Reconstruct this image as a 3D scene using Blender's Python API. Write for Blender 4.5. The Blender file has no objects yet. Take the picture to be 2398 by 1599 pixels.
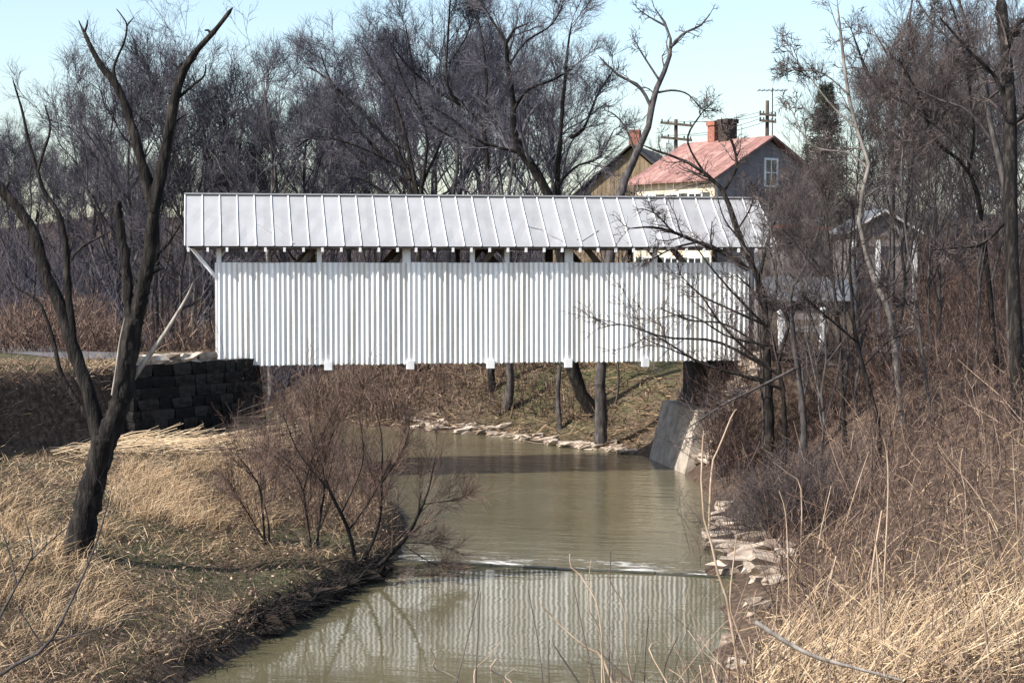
import bpy, math, random
import numpy as np
from math import radians

# ------------------------------------------------------------------ camera, sky, sun
SC = bpy.context.scene
COL = SC.collection
CAM_Z, F, HZ = 7.5, 4000.0, 620.0            # camera height, focal length in photo pixels, horizon row
YAW, PITCH = radians(10.2), math.atan((799.5 - HZ) / F)
cam = bpy.data.cameras.new('camera')
cam.lens, cam.sensor_width, cam.clip_start, cam.clip_end = F / 2398 * 36, 36, 0.1, 5000
camo = bpy.data.objects.new('camera', cam)
COL.objects.link(camo)
camo.location = (0, 0, CAM_Z)
camo.rotation_euler = (math.pi / 2 - PITCH, 0, -YAW)
SC.camera = camo

SUN = np.array([-0.69, -0.245, 0.68]); SUN /= np.linalg.norm(SUN)
w = bpy.data.worlds.new('World'); SC.world = w; w.use_nodes = True
nt = w.node_tree
sky = nt.nodes.new('ShaderNodeTexSky'); sky.sky_type = 'NISHITA'; sky.sun_disc = False
sky.sun_elevation = math.asin(SUN[2]); sky.sun_rotation = math.atan2(SUN[0], SUN[1])
sky.air_density = 1.1; sky.dust_density = 1.4; sky.ozone_density = 1.3
nt.links.new(sky.outputs[0], nt.nodes['Background'].inputs[0])
nt.nodes['Background'].inputs[1].default_value = 0.14
sl = bpy.data.lights.new('sun', 'SUN'); sl.energy = 5.0; sl.angle = radians(0.5); sl.color = (1, .95, .87)
so = bpy.data.objects.new('sun', sl); COL.objects.link(so)
so.rotation_euler = (math.acos(SUN[2]), 0, math.atan2(SUN[1], SUN[0]) + math.pi / 2)
so.location = (-40, -10, 60)
SC.view_settings.view_transform = 'Standard'; SC.view_settings.look = 'None'
SC.view_settings.exposure = 0.75; SC.view_settings.gamma = 1.0; SC.view_settings.use_curve_mapping = False

rng = np.random.default_rng(7)
random.seed(7)

# ------------------------------------------------------------------ helpers
cy, sy = math.cos(YAW), math.sin(YAW)
cp, sp = math.cos(PITCH), math.sin(PITCH)
RT = np.array([cy, -sy, 0]); FW = np.array([sy * cp, cy * cp, -sp]); UP = np.cross(RT, FW)
CAM = np.array([0, 0, CAM_Z])

def at(u, v, d):
    """photo pixel at camera depth d (metres)"""
    return CAM + d * (FW + (u - 1199) / F * RT - (v - 799.5) / F * UP)

def at_z(u, v, z):
    r = FW + (u - 1199) / F * RT - (v - 799.5) / F * UP
    return CAM + r * (z - CAM_Z) / r[2]

def xy(u, d):
    p = at(u, HZ, d); return p[0], p[1]

def sstep(a, b, x):
    t = np.clip((np.asarray(x, float) - a) / (b - a), 0, 1); return t * t * (3 - 2 * t)

def mesh_np(name, V, F_, mats, smooth=False, attrs=None, mat_idx=None):
    V = np.asarray(V, np.float32); F_ = np.asarray(F_, np.int32)
    me = bpy.data.meshes.new(name)
    n = F_.shape[1]
    me.vertices.add(len(V)); me.vertices.foreach_set('co', V.ravel())
    me.loops.add(F_.size); me.loops.foreach_set('vertex_index', F_.ravel())
    me.polygons.add(len(F_)); me.polygons.foreach_set('loop_start', np.arange(0, F_.size, n, dtype=np.int32))
    if not isinstance(mats, (list, tuple)): mats = [mats]
    for m in mats: me.materials.append(m)
    if mat_idx is not None: me.polygons.foreach_set('material_index', np.asarray(mat_idx, np.int32))
    me.update(calc_edges=True)
    me.polygons.foreach_set('use_smooth', np.full(len(F_), bool(smooth)))
    for k, a in (attrs or {}).items():
        at_ = me.attributes.new(k, 'FLOAT', 'POINT'); at_.data.foreach_set('value', np.asarray(a, np.float32))
    return me

def link(name, me, parent=None, loc=None, kind=None):
    o = bpy.data.objects.new(name, me); COL.objects.link(o)
    if loc is not None: o.location = loc
    if parent: o.parent = parent
    if kind: o['kind'] = kind
    return o

def tag(o, label, cat, group=None):
    o['label'] = label; o['category'] = cat
    if group: o['group'] = group
    return o

def thing(name, label, cat, loc=(0, 0, 0), rz=0, group=None):
    o = link(name, None, loc=loc); o.rotation_euler = (0, 0, rz)
    return tag(o, label, cat, group)

def dup(root, loc, rz=0, sc=1.0, label=None, group=None):
    r = root.copy(); COL.objects.link(r); r.location = loc; r.rotation_euler = (0, 0, rz)
    r.scale = (sc, sc, sc) if np.isscalar(sc) else sc
    if label: r['label'] = label
    if group: r['group'] = group
    for ch in list(root.children):
        c = ch.copy(); COL.objects.link(c); c.parent = r
        for g in ch.children:
            d = g.copy(); COL.objects.link(d); d.parent = c
    return r

class MB:
    """collects convex pieces into one mesh"""
    def __init__(s): s.v = []; s.f = []
    def hexa(s, c8):
        b = len(s.v); s.v += [tuple(map(float, p)) for p in c8]
        s.f += [tuple(b + i for i in q) for q in ((0, 3, 2, 1), (4, 5, 6, 7), (0, 1, 5, 4), (1, 2, 6, 5), (2, 3, 7, 6), (3, 0, 4, 7))]
        return s
    def box(s, x0, x1, y0, y1, z0, z1):
        return s.hexa([(x0, y0, z0), (x1, y0, z0), (x1, y1, z0), (x0, y1, z0), (x0, y0, z1), (x1, y0, z1), (x1, y1, z1), (x0, y1, z1)])
    def bar(s, a, b, w, h, ref=(0, 0, 1)):
        a = np.array(a, float); b = np.array(b, float); t = b - a; t /= np.linalg.norm(t)
        ref = np.array(ref, float)
        if abs(t @ ref) > .95: ref = np.array([0, 1, 0.])
        x = np.cross(t, ref); x /= np.linalg.norm(x); y = np.cross(x, t)
        q = [(-1, -1), (1, -1), (1, 1), (-1, 1)]
        return s.hexa([a + x * i * w / 2 + y * j * h / 2 for i, j in q] + [b + x * i * w / 2 + y * j * h / 2 for i, j in q])
    def poly(s, pts, d):
        """flat outline extruded by vector d"""
        b = len(s.v); n = len(pts); d = np.array(d)
        s.v += [tuple(map(float, p)) for p in pts] + [tuple(map(float, np.array(p) + d)) for p in pts]
        s.f += [tuple(b + i for i in range(n))[::-1], tuple(b + n + i for i in range(n))]
        s.f += [(b + i, b + (i + 1) % n, b + n + (i + 1) % n, b + n + i) for i in range(n)]
        return s
    def mesh(s, name, mat):
        me = bpy.data.meshes.new(name); me.from_pydata(s.v, [], s.f); me.materials.append(mat); me.update()
        return me
    def build(s, name, mat, parent=None, loc=None):
        return link(name, s.mesh(name, mat), parent, loc)

# ------------------------------------------------------------------ materials
def mat(name, ramp, scale=6.0, rough=.85, bump=0.0, bscale=None, stretch=(1, 1, 1), spec=.25, metal=0.0, attr=None, rand=0.0, detail=5):
    """noise between ramp colours; attr = per-point value mixed into the ramp position"""
    m = bpy.data.materials.new(name); m.use_nodes = True
    t = m.node_tree; N = t.nodes; L = t.links
    b = N['Principled BSDF']; b.inputs['Roughness'].default_value = rough
    b.inputs['Specular IOR Level'].default_value = spec; b.inputs['Metallic'].default_value = metal
    tc = N.new('ShaderNodeTexCoord'); mp = N.new('ShaderNodeMapping'); mp.inputs['Scale'].default_value = stretch
    L.new(tc.outputs['Object'], mp.inputs[0])
    nz = N.new('ShaderNodeTexNoise'); nz.inputs['Scale'].default_value = scale; nz.inputs['Detail'].default_value = detail
    L.new(mp.outputs[0], nz.inputs['Vector'])
    cr = N.new('ShaderNodeValToRGB'); e = cr.color_ramp.elements
    n = len(ramp)
    for i, c in enumerate(ramp):
        x = .28 + .44 * i / max(1, n - 1)
        if attr: x = i / max(1, n - 1)
        el = e[i] if i < 2 else e.new(x)
        el.position = x; el.color = (*c, 1)
    src = nz.outputs[0]
    if attr:
        a = N.new('ShaderNodeAttribute'); a.attribute_name = attr
        mm = N.new('ShaderNodeMath'); mm.operation = 'MULTIPLY_ADD'; L.new(nz.outputs[0], mm.inputs[0])
        mm.inputs[1].default_value = .5; L.new(a.outputs['Fac'], mm.inputs[2])
        m2 = N.new('ShaderNodeMath'); m2.operation = 'SUBTRACT'; L.new(mm.outputs[0], m2.inputs[0]); m2.inputs[1].default_value = .25
        src = m2.outputs[0]
    if rand:
        oi = N.new('ShaderNodeObjectInfo'); mm = N.new('ShaderNodeMath'); mm.operation = 'MULTIPLY_ADD'
        L.new(oi.outputs['Random'], mm.inputs[0]); mm.inputs[1].default_value = rand; L.new(src, mm.inputs[2])
        m2 = N.new('ShaderNodeMath'); m2.operation = 'SUBTRACT'; L.new(mm.outputs[0], m2.inputs[0]); m2.inputs[1].default_value = rand / 2
        src = m2.outputs[0]
    L.new(src, cr.inputs[0]); L.new(cr.outputs[0], b.inputs['Base Color'])
    if bump:
        n2 = N.new('ShaderNodeTexNoise'); n2.inputs['Scale'].default_value = bscale or scale * 3; n2.inputs['Detail'].default_value = 6
        L.new(mp.outputs[0], n2.inputs['Vector'])
        bp = N.new('ShaderNodeBump'); bp.inputs['Strength'].default_value = 1; bp.inputs['Distance'].default_value = bump
        L.new(n2.outputs[0], bp.inputs['Height']); L.new(bp.outputs[0], b.inputs['Normal'])
    return m

M = {}
M['bark_dark'] = mat('bark_dark', [(.004, .0035, .0035), (.012, .010, .009), (.05, .042, .036)], 9, .95, .05, 22, (1, 1, .22))
M['bark_grey'] = mat('bark_grey', [(.025, .022, .022), (.06, .053, .052), (.12, .107, .1)], 8, .95, .015, 30, (1, 1, .3))
M['bark_pale'] = mat('bark_pale', [(.06, .052, .046), (.15, .13, .115), (.26, .235, .21)], 5, .9, .008, 20, (1, 1, .4))
M['wood_bleached'] = mat('wood_bleached', [(.09, .075, .065), (.27, .235, .2), (.45, .4, .35)], 8, .8, .006, 30, (1, 1, .2))
M['twig'] = mat('twig', [(.025, .02, .021), (.07, .056, .054), (.15, .122, .11)], 1.5, .9)
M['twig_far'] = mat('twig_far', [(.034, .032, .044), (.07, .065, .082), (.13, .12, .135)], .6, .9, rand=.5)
M['twig_red'] = mat('twig_red', [(.05, .031, .027), (.12, .078, .062), (.25, .17, .13)], 2.0, .85)
M['cane'] = mat('cane', [(.2, .14, .1), (.38, .28, .2), (.52, .41, .31)], 2, .75)
M['straw'] = mat('straw', [(.045, .031, .02), (.19, .13, .078), (.42, .295, .175), (.6, .47, .31)], 1.2, .75, attr='tint')
M['green_grass'] = mat('green_grass', [(.028, .032, .018), (.06, .066, .032), (.12, .11, .06)], 2, .8, attr='tint')
M['brush'] = mat('brush', [(.024, .017, .017), (.085, .055, .046), (.24, .155, .115), (.52, .38, .27)], 1.0, .85, attr='tint')
M['white_paint'] = mat('white_paint', [(.62, .62, .62), (.78, .78, .77), (.82, .82, .8)], 3, .55, .001, 40, (1, 1, .3))
M['siding'] = mat('siding', [(.6, .575, .52), (.78, .77, .74), (.83, .83, .81)], 1.6, .5, .002, 14, (1, 1, .15), rand=.25)
M['roof_metal'] = mat('roof_metal', [(.27, .27, .277), (.315, .315, .323), (.345, .345, .355)], 1.2, .5, .004, 4, rand=.3, spec=.3)
M['seam'] = mat('seam', [(.6, .6, .6), (.75, .75, .75)], 4, .5)
M['timber'] = mat('timber', [(.05, .04, .032), (.11, .085, .07), (.17, .14, .11)], 6, .9, .006, 30, (1, 1, .2))
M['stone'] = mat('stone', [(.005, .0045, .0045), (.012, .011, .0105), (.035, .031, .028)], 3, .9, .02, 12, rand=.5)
M['rock'] = mat('rock', [(.17, .13, .1), (.36, .29, .23), (.52, .44, .36)], 2.2, .9, .02, 9, rand=.4)
M['concrete'] = mat('concrete', [(.2, .17, .14), (.34, .29, .24), (.43, .38, .32)], 2.5, .9, .01, 20)
M['gravel'] = mat('gravel', [(.07, .065, .065), (.11, .1, .1), (.16, .15, .15)], 12, .95, .01, 60)
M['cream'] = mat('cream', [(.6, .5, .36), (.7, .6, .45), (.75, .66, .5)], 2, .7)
M['grey_wood_gable_shade'] = mat('grey_wood_gable_shade', [(.12, .11, .11), (.2, .18, .18), (.27, .25, .24)], 4, .85, .004, 20, (1, 1, .1))  # grey wood; on the red-roofed house it carries the gable's shade
M['tan_wall'] = mat('tan_wall', [(.15, .11, .065), (.22, .165, .1), (.27, .2, .13)], 3, .85, rand=.2)
M['roof_red'] = mat('roof_red', [(.2, .105, .09), (.28, .15, .13), (.35, .215, .185)], 3, .8, rand=.4)
M['roof_brown'] = mat('roof_brown', [(.04, .035, .03), (.08, .065, .055)], 3, .85)
M['roof_grey'] = mat('roof_grey', [(.09, .1, .115), (.14, .15, .17)], 3, .8)
M['brick'] = mat('brick', [(.15, .075, .06), (.27, .11, .08), (.36, .18, .13)], 9, .9, .01, 40)
M['dark_brick'] = mat('dark_brick', [(.025, .02, .018), (.07, .05, .04)], 9, .9)  # brick in a darker tone, for the second chimney
M['glass'] = mat('glass', [(.015, .018, .02), (.03, .034, .04)], 3, .08, spec=.5)
M['red_trim'] = mat('red_trim', [(.22, .06, .045), (.32, .1, .075)], 4, .7)
M['shutter'] = mat('shutter', [(.04, .05, .045), (.07, .08, .07)], 4, .7)
M['wire'] = mat('wire', [(.05, .05, .05), (.1, .1, .1)], 4, .6)
M['needles'] = mat('needles', [(.012, .02, .014), (.03, .045, .028), (.05, .065, .04)], 1.5, .8)
M['dark_lip'] = mat('dark_lip', [(.02, .022, .014), (.05, .05, .032)], 5, .35, .01, 20)  # dark colour stands for the reflection in the glassy lip
M['soil'] = mat('soil', [(.02, .014, .01), (.05, .036, .026)], 5, .95, .03, 14)

# ground: straw, green and leaf litter by place
def ground_mat():
    m = bpy.data.materials.new('ground'); m.use_nodes = True
    t = m.node_tree; N = t.nodes; L = t.links; b = N['Principled BSDF']
    b.inputs['Roughness'].default_value = .95; b.inputs['Specular IOR Level'].default_value = .1
    tc = N.new('ShaderNodeTexCoord')
    def noise(s, d=8, st=(1, 1, 1)):
        mp = N.new('ShaderNodeMapping'); mp.inputs['Scale'].default_value = st; L.new(tc.outputs['Object'], mp.inputs[0])
        n = N.new('ShaderNodeTexNoise'); n.inputs['Scale'].default_value = s; n.inputs['Detail'].default_value = d
        n.inputs['Roughness'].default_value = .65; L.new(mp.outputs[0], n.inputs['Vector']); return n.outputs[0]
    def ramp(src, *els):
        c = N.new('ShaderNodeValToRGB'); e = c.color_ramp.elements
        for i, (p, col) in enumerate(els):
            x = e[i] if i < 2 else e.new(p)
            x.position = p; x.color = (*col, 1)
        L.new(src, c.inputs[0]); return c.outputs[0]
    def mix(f, a, c):
        x = N.new('ShaderNodeMix'); x.data_type = 'RGBA'; L.new(f, x.inputs[0]); L.new(a, x.inputs[6]); L.new(c, x.inputs[7]); return x.outputs[2]
    straw = ramp(noise(7), (.3, (.022, .016, .012)), (.5, (.09, .062, .044)), (.7, (.24, .175, .125)))
    green = ramp(noise(9), (.3, (.025, .03, .014)), (.5, (.065, .075, .03)), (.7, (.14, .13, .07)))
    litter = ramp(noise(6), (.3, (.022, .016, .013)), (.5, (.075, .052, .04)), (.7, (.18, .125, .092)))
    ga = N.new('ShaderNodeAttribute'); ga.attribute_name = 'green'
    la = N.new('ShaderNodeAttribute'); la.attribute_name = 'litter'
    mm = N.new('ShaderNodeMath'); mm.operation = 'MULTIPLY_ADD'; mm.use_clamp = True
    nn = N.new('ShaderNodeMath'); nn.operation = 'SUBTRACT'; L.new(noise(.9, 6), nn.inputs[0]); nn.inputs[1].default_value = .5
    L.new(nn.outputs[0], mm.inputs[0]); mm.inputs[1].default_value = 2.5; L.new(ga.outputs['Fac'], mm.inputs[2])
    c1 = mix(mm.outputs[0], straw, green)
    c2 = mix(la.outputs['Fac'], c1, litter)
    L.new(c2, b.inputs['Base Color'])
    bp = N.new('ShaderNodeBump'); bp.inputs['Distance'].default_value = .12; L.new(noise(5, 10), bp.inputs['Height']); L.new(bp.outputs[0], b.inputs['Normal'])
    return m
M['ground'] = ground_mat()

def water_mat():
    m = bpy.data.materials.new('creek_water'); m.use_nodes = True
    t = m.node_tree; N = t.nodes; L = t.links; b = N['Principled BSDF']
    b.inputs['IOR'].default_value = 1.33; b.inputs['Specular IOR Level'].default_value = .5
    tc = N.new('ShaderNodeTexCoord'); sx = N.new('ShaderNodeSeparateXYZ'); L.new(tc.outputs['Object'], sx.inputs[0])
    def mr(src, a, c, lo, hi):
        x = N.new('ShaderNodeMapRange'); x.interpolation_type = 'SMOOTHSTEP'; L.new(src, x.inputs[0])
        for i, v in zip((1, 2, 3, 4), (a, c, lo, hi)): x.inputs[i].default_value = v
        return x.outputs[0]
    def mul(a, c, op='MULTIPLY'):
        x = N.new('ShaderNodeMath'); x.operation = op
        for i, v in enumerate((a, c)):
            if isinstance(v, (int, float)): x.inputs[i].default_value = v
            else: L.new(v, x.inputs[i])
        return x.outputs[0]
    def noise(s, st, d=4, r=.5):
        mp = N.new('ShaderNodeMapping'); mp.inputs['Scale'].default_value = st; L.new(tc.outputs['Object'], mp.inputs[0])
        n = N.new('ShaderNodeTexNoise'); n.inputs['Scale'].default_value = s; n.inputs['Detail'].default_value = d; n.inputs['Roughness'].default_value = r
        L.new(mp.outputs[0], n.inputs['Vector']); return n.outputs[0]
    Y = sx.outputs[1]
    far = mr(Y, -.1, .6, 0, 1)
    # foam at the foot of the little fall, ragged and thinning downstream
    fade = mr(Y, 1.6, 5.5, 1, 0); start = mr(Y, .1, .3, 0, 1)
    fn = noise(1.1, (.55, 1.5, 1), 9, .75)
    thr = mul(mul(fade, .2), .215, 'ADD')
    foam = mul(mr(mul(fn, mul(.88, thr, 'SUBTRACT'), 'SUBTRACT'), .0, .14, 0, 1), mul(start, fade))
    mud = N.new('ShaderNodeValToRGB'); e = mud.color_ramp.elements
    e[0].position = .3; e[0].color = (.077, .068, .038, 1); e[1].position = .7; e[1].color = (.118, .104, .063, 1)
    L.new(noise(.25, (1, 1, 1), 5), mud.inputs[0])
    mx = N.new('ShaderNodeMix'); mx.data_type = 'RGBA'; L.new(foam, mx.inputs[0]); L.new(mud.outputs[0], mx.inputs[6]); mx.inputs[7].default_value = (.75, .73, .67, 1)
    L.new(mx.outputs[2], b.inputs['Base Color'])
    L.new(mul(mr(far, 0, 1, .035, .10), mul(foam, .5), 'ADD'), b.inputs['Roughness'])
    calm = mul(noise(1.4, (.35, 1, 1), 3), .006)
    fine = mul(noise(7, (.4, 1, 1), 3), .0014)
    lively = mul(mul(noise(1.0, (.5, 1.6, 1), 5, .6), .055), far)
    h = mul(mul(calm, fine, 'ADD'), mul(lively, mul(foam, .05), 'ADD'), 'ADD')
    bp = N.new('ShaderNodeBump'); bp.inputs['Distance'].default_value = 1.0; L.new(h, bp.inputs['Height']); L.new(bp.outputs[0], b.inputs['Normal'])
    return m
M['water'] = water_mat()

# ------------------------------------------------------------------ terrain
WATER = np.array([(-3, 8), (0, 18), (3.5, 24), (8.8, 28.3), (11.0, 35), (12.1, 38.4), (13.4, 43), (15.2, 49.6), (16.6, 56), (17.0, 60), (16.9, 65), (16.6, 66.4),
                  (14.4, 70), (12.4, 74), (9.1, 76.6), (7.4, 78.6), (4, 82), (2.5, 92), (2, 106), (-3, 106), (-2.5, 92), (-1, 80), (1, 73), (4.2, 64), (5.6, 58), (5.8, 50),
                  (5.2, 45.5), (4.6, 42.3), (3.7, 38.8), (2.05, 35), (-.3, 30), (-4, 22), (-9, 8)])
EMB = np.array([(1.85, 59.1), (-2.2, 55.9), (-6.0, 51.6), (-12, 45), (-30, 36), (-80, 20)])   # foot line of the road bank, left

def seg_dist(X, Y, P, closed):
    D = np.full(X.shape, 1e9)
    n = len(P)
    for i in range(n if closed else n - 1):
        a, b = P[i], P[(i + 1) % n]; d = b - a
        t = np.clip(((X - a[0]) * d[0] + (Y - a[1]) * d[1]) / (d @ d), 0, 1)
        D = np.minimum(D, np.hypot(X - a[0] - t * d[0], Y - a[1] - t * d[1]))
    return D

def inside(X, Y, P):
    r = np.zeros(X.shape, bool); n = len(P)
    for i in range(n):
        (x1, y1), (x2, y2) = P[i], P[(i + 1) % n]
        if y1 == y2: continue
        c = ((y1 > Y) != (y2 > Y)) & (X < (x2 - x1) * (Y - y1) / (y2 - y1) + x1)
        r ^= c
    return r

def vnoise(x, y, s, seed=0):
    """cheap smooth noise in -1..1"""
    r = np.random.default_rng(seed); o = 0
    for k in range(5):
        a = r.uniform(0, 2 * np.pi); f = s * r.uniform(.6, 1.7); p = r.uniform(0, 6.3, 2)
        o = o + np.sin((x * np.cos(a) + y * np.sin(a)) * f + p[0]) * np.sin((-x * np.sin(a) + y * np.cos(a)) * f * .8 + p[1])
    return o / 2.2

EMB_POLY = np.array([(1.85, 59.1), (-2.2, 55.9), (-6.0, 51.6), (-12, 45), (-30, 36), (-80, 20), (-900, 20), (-900, 68), (1.9, 68)])

def zg(X, Y):
    X = np.asarray(X, float); Y = np.asarray(Y, float)
    sh = X.shape; X = np.atleast_1d(X).ravel(); Y = np.atleast_1d(Y).ravel()
    D0 = seg_dist(X, Y, WATER, True); ins = inside(X, Y, WATER)
    S0 = np.where(ins, -D0, D0) + (vnoise(X, Y, 1.5, 31) * .16 + vnoise(X, Y, 4.5, 32) * .07) * (Y < 58)
    ins = S0 < 0; D = np.abs(S0)
    right = X > np.interp(Y, [0, 18, 30, 45, 60, 68], [-5, -2, 5, 9, 10, 10])
    near = Y < 66.5
    base = np.where(Y < 40.5 + .0 * X, .3, 0.0)
    # left terrace
    zl = 1.05 + .019 * np.clip(Y - 26, 0, 40) + .04 * np.clip(-X, 0, 12)
    left = base + .10 + (zl - base) * (.45 * sstep(0, .7, D) + .55 * sstep(.3, 6, D))
    # road bank on the left
    de = seg_dist(X, Y, EMB, False); ine = inside(X, Y, EMB_POLY)
    sd = np.where(ine, de, -de)
    left = left + (4.25 - left) * sstep(-.05, .95, sd)
    # right bank
    zr = np.interp(Y, [10, 24, 34, 46, 58], [1.0, 1.9, 3.0, 4.0, 4.3]) + .8 * sstep(8, 30, D)
    rgt = base + .06 + (zr - base) * (.12 * sstep(0, 1.0, D) + .88 * sstep(.6, 7.5, D))
    zn = np.where(right, rgt, left)
    # behind the bridge
    zb = .08 + 2.4 * sstep(.3, 7, D) + 2.6 * sstep(4, 22, D) + 3.0 * sstep(25, 60, D) + 5.5 * sstep(60, 150, D) + (1.6 * vnoise(X, Y, .05, 41) + .9 * vnoise(X, Y, .16, 42)) * sstep(30, 80, D)
    lb = sstep(4, -10, X) * sstep(6, 2, np.abs(Y - 66))
    k = sstep(64.5, 68.5, Y)
    z = zn * (1 - k) + zb * k
    # road level strip both sides of the bridge
    rd = (sstep(17.4, 19.6, X) * sstep(55.6, 57.2, Y) * sstep(69, 66, Y))
    z = z + (4.2 - z) * rd
    rl = sstep(1.9, .9, X) * sstep(57.6, 59.4, Y) * sstep(71, 66, Y)
    z = np.where(X < 6, z + (4.2 - z) * rl, z)
    z = z + (4.2 - z) * sstep(-2.5, -5.5, X) * sstep(62, 66, Y) * sstep(98, 86, Y)
    z = z + vnoise(X, Y, .8, 3) * .07 * sstep(.4, 3, D) + vnoise(X, Y, 2.4, 4) * .035 * sstep(.3, 1, D)
    z = np.where(ins, base - np.clip(D, 0, 1) * .6 - .02, z)
    return z.reshape(sh) if sh else float(z[0])

xs = np.concatenate([np.linspace(-1500, -80, 12)[:-1], np.linspace(-80, -24, 30)[:-1], np.arange(-24, 40, .34), np.linspace(40, 100, 31), np.linspace(100, 1500, 12)[1:]])
ys = np.concatenate([np.linspace(-60, 8, 14)[:-1], np.arange(8, 92, .36), np.linspace(92, 240, 60), np.linspace(240, 3000, 16)[1:]])
GX, GY = np.meshgrid(xs, ys); GZ = zg(GX, GY)
nx, ny = len(xs), len(ys)
ii = (np.arange(ny - 1)[:, None] * nx + np.arange(nx - 1)[None]).ravel()
gf = np.stack([ii, ii + 1, ii + nx + 1, ii + nx], 1)
gX, gY = GX.ravel(), GY.ravel()
gD = seg_dist(gX, gY, WATER, True)
green = .12 + .25 * np.exp(-((gX + 1) ** 2 + (gY - 38) ** 2) / 30) + .12 * sstep(68, 72, gY) * sstep(-6, 6, gX) * sstep(100, 90, gY) + .5 * np.exp(-((gX - 19) ** 2 + (gY - 78) ** 2) / 25) + .5 * sstep(60, 63, gY) * sstep(-3, -6, gX) * sstep(80, 75, gY)
green = green - .3 * sstep(8, 12, gX) * sstep(66, 60, gY) + .25 * np.exp(-((gX - 12.5) ** 2 + (gY - 76) ** 2) / 18)
litter = sstep(84, 96, gY) * sstep(40, 10, gX) + .9 * sstep(10, 13, gX) * sstep(66, 60, gY) * sstep(26, 38, gY)
de_ = seg_dist(gX, gY, EMB, False)
litter = np.clip(litter + .95 * sstep(1.3, .9, de_) * (gY < 62) * inside(gX, gY, EMB_POLY) + .75 * sstep(66, 69, gY) * sstep(90, 84, gY) * sstep(15, 11, gX) + .9 * sstep(.5, .05, gD) * (gY < 66), 0, 1)
gme = mesh_np('ground', np.stack([gX, gY, GZ.ravel()], 1), gf, M['ground'], True, {'green': np.clip(green, 0, 1), 'litter': litter})
link('ground', gme, kind='structure')

# ------------------------------------------------------------------ creek: upper pool, lip, lower pool (local y runs across the lip)
A_, B_ = at_z(900, 1308, .3)[:2], at_z(1690, 1349, .3)[:2]
ex = (B_ - A_) / np.linalg.norm(B_ - A_); ey = np.array([-ex[1], ex[0]])
ss = np.concatenate([[-60], np.arange(-12, 22, .4), [60]])
tt = np.concatenate([np.linspace(-36, -1, 24), np.linspace(-.8, -.2, 4), np.linspace(-.16, .3, 12), np.linspace(.4, 6, 18), np.linspace(7, 70, 24)])
S_, T_ = np.meshgrid(ss, tt)
T2 = T_ + .05 * np.sin(S_ * 1.7) + .04 * np.sin(S_ * 4.1 + 1)
wz = .3 - .3 * sstep(-.06, .1, T2)
wz = wz + .018 * np.sin(S_ * 2.1 + T_ * 3) * np.exp(-((T_ - 1.2) / 1.0) ** 2)
me = mesh_np('creek', np.stack([S_.ravel(), T_.ravel(), wz.ravel()], 1),
             (lambda n, m: np.stack([(i := (np.arange(m - 1)[:, None] * n + np.arange(n - 1)[None]).ravel()), i + 1, i + n + 1, i + n], 1))(len(ss), len(tt)), M['water'], True)
creek = link('creek', me, kind='structure')
wm = MB()
for q in range(14):
    x0 = -1.2 + q * .8; h_ = .322 + .012 * math.sin(q * 2.3); wm.box(x0, x0 + .79, -.24 + .02 * math.sin(q * 1.7), -.04, -.4, h_)
dark_lip = thing('weir', 'low ledge added on the weir as the dark reflection along its lip', 'weir', (A_[0], A_[1], 0), math.atan2(ex[1], ex[0]))
wm.build('ledge', M['dark_lip'], dark_lip)  # ledge added to draw the dark reflecting line of the water lip
creek.location = (A_[0], A_[1], 0); creek.rotation_euler = (0, 0, math.atan2(ex[1], ex[0]))

# ------------------------------------------------------------------ road
def zfast(x, y):
    i = np.clip(np.searchsorted(xs, x) - 1, 0, nx - 2); j = np.clip(np.searchsorted(ys, y) - 1, 0, ny - 2)
    fx = (x - xs[i]) / (xs[i + 1] - xs[i]); fy = (y - ys[j]) / (ys[j + 1] - ys[j])
    return (GZ[j, i] * (1 - fx) + GZ[j, i + 1] * fx) * (1 - fy) + (GZ[j + 1, i] * (1 - fx) + GZ[j + 1, i + 1] * fx) * fy

def hit(U, V):
    """where the view rays of photo pixels meet the ground"""
    U = np.atleast_1d(np.asarray(U, float)); V = np.atleast_1d(np.asarray(V, float))
    R_ = FW[None] + ((U - 1199) / F)[:, None] * RT[None] - ((V - 799.5) / F)[:, None] * UP[None]
    ds = np.arange(12, 96, .3)
    P = CAM + R_[:, None] * ds[None, :, None]
    below = P[..., 2] <= zfast(P[..., 0], P[..., 1]) + .02
    k = np.where(below.any(1), below.argmax(1), len(ds) - 1)
    return P[np.arange(len(U)), k]

def strip(name, pts, width, m, dz=.06):
    P = np.array(pts, float)
    T = np.gradient(P, axis=0); T /= np.linalg.norm(T, axis=1)[:, None]
    Nn = np.stack([-T[:, 1], T[:, 0]], 1)
    rows = []
    for s in np.linspace(-1, 1, 5):
        q = P + Nn * s * width / 2
        rows.append(np.stack([q[:, 0], q[:, 1], zg(q[:, 0], q[:, 1]) + dz * (1 - .6 * s * s)], 1))
    V = np.stack(rows, 1).reshape(-1, 3); n = 5
    i = (np.arange(len(P) - 1)[:, None] * n + np.arange(n - 1)[None]).ravel()
    link(name, mesh_np(name, V, np.stack([i, i + 1, i + n + 1, i + n], 1), m, True), kind='structure')

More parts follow.
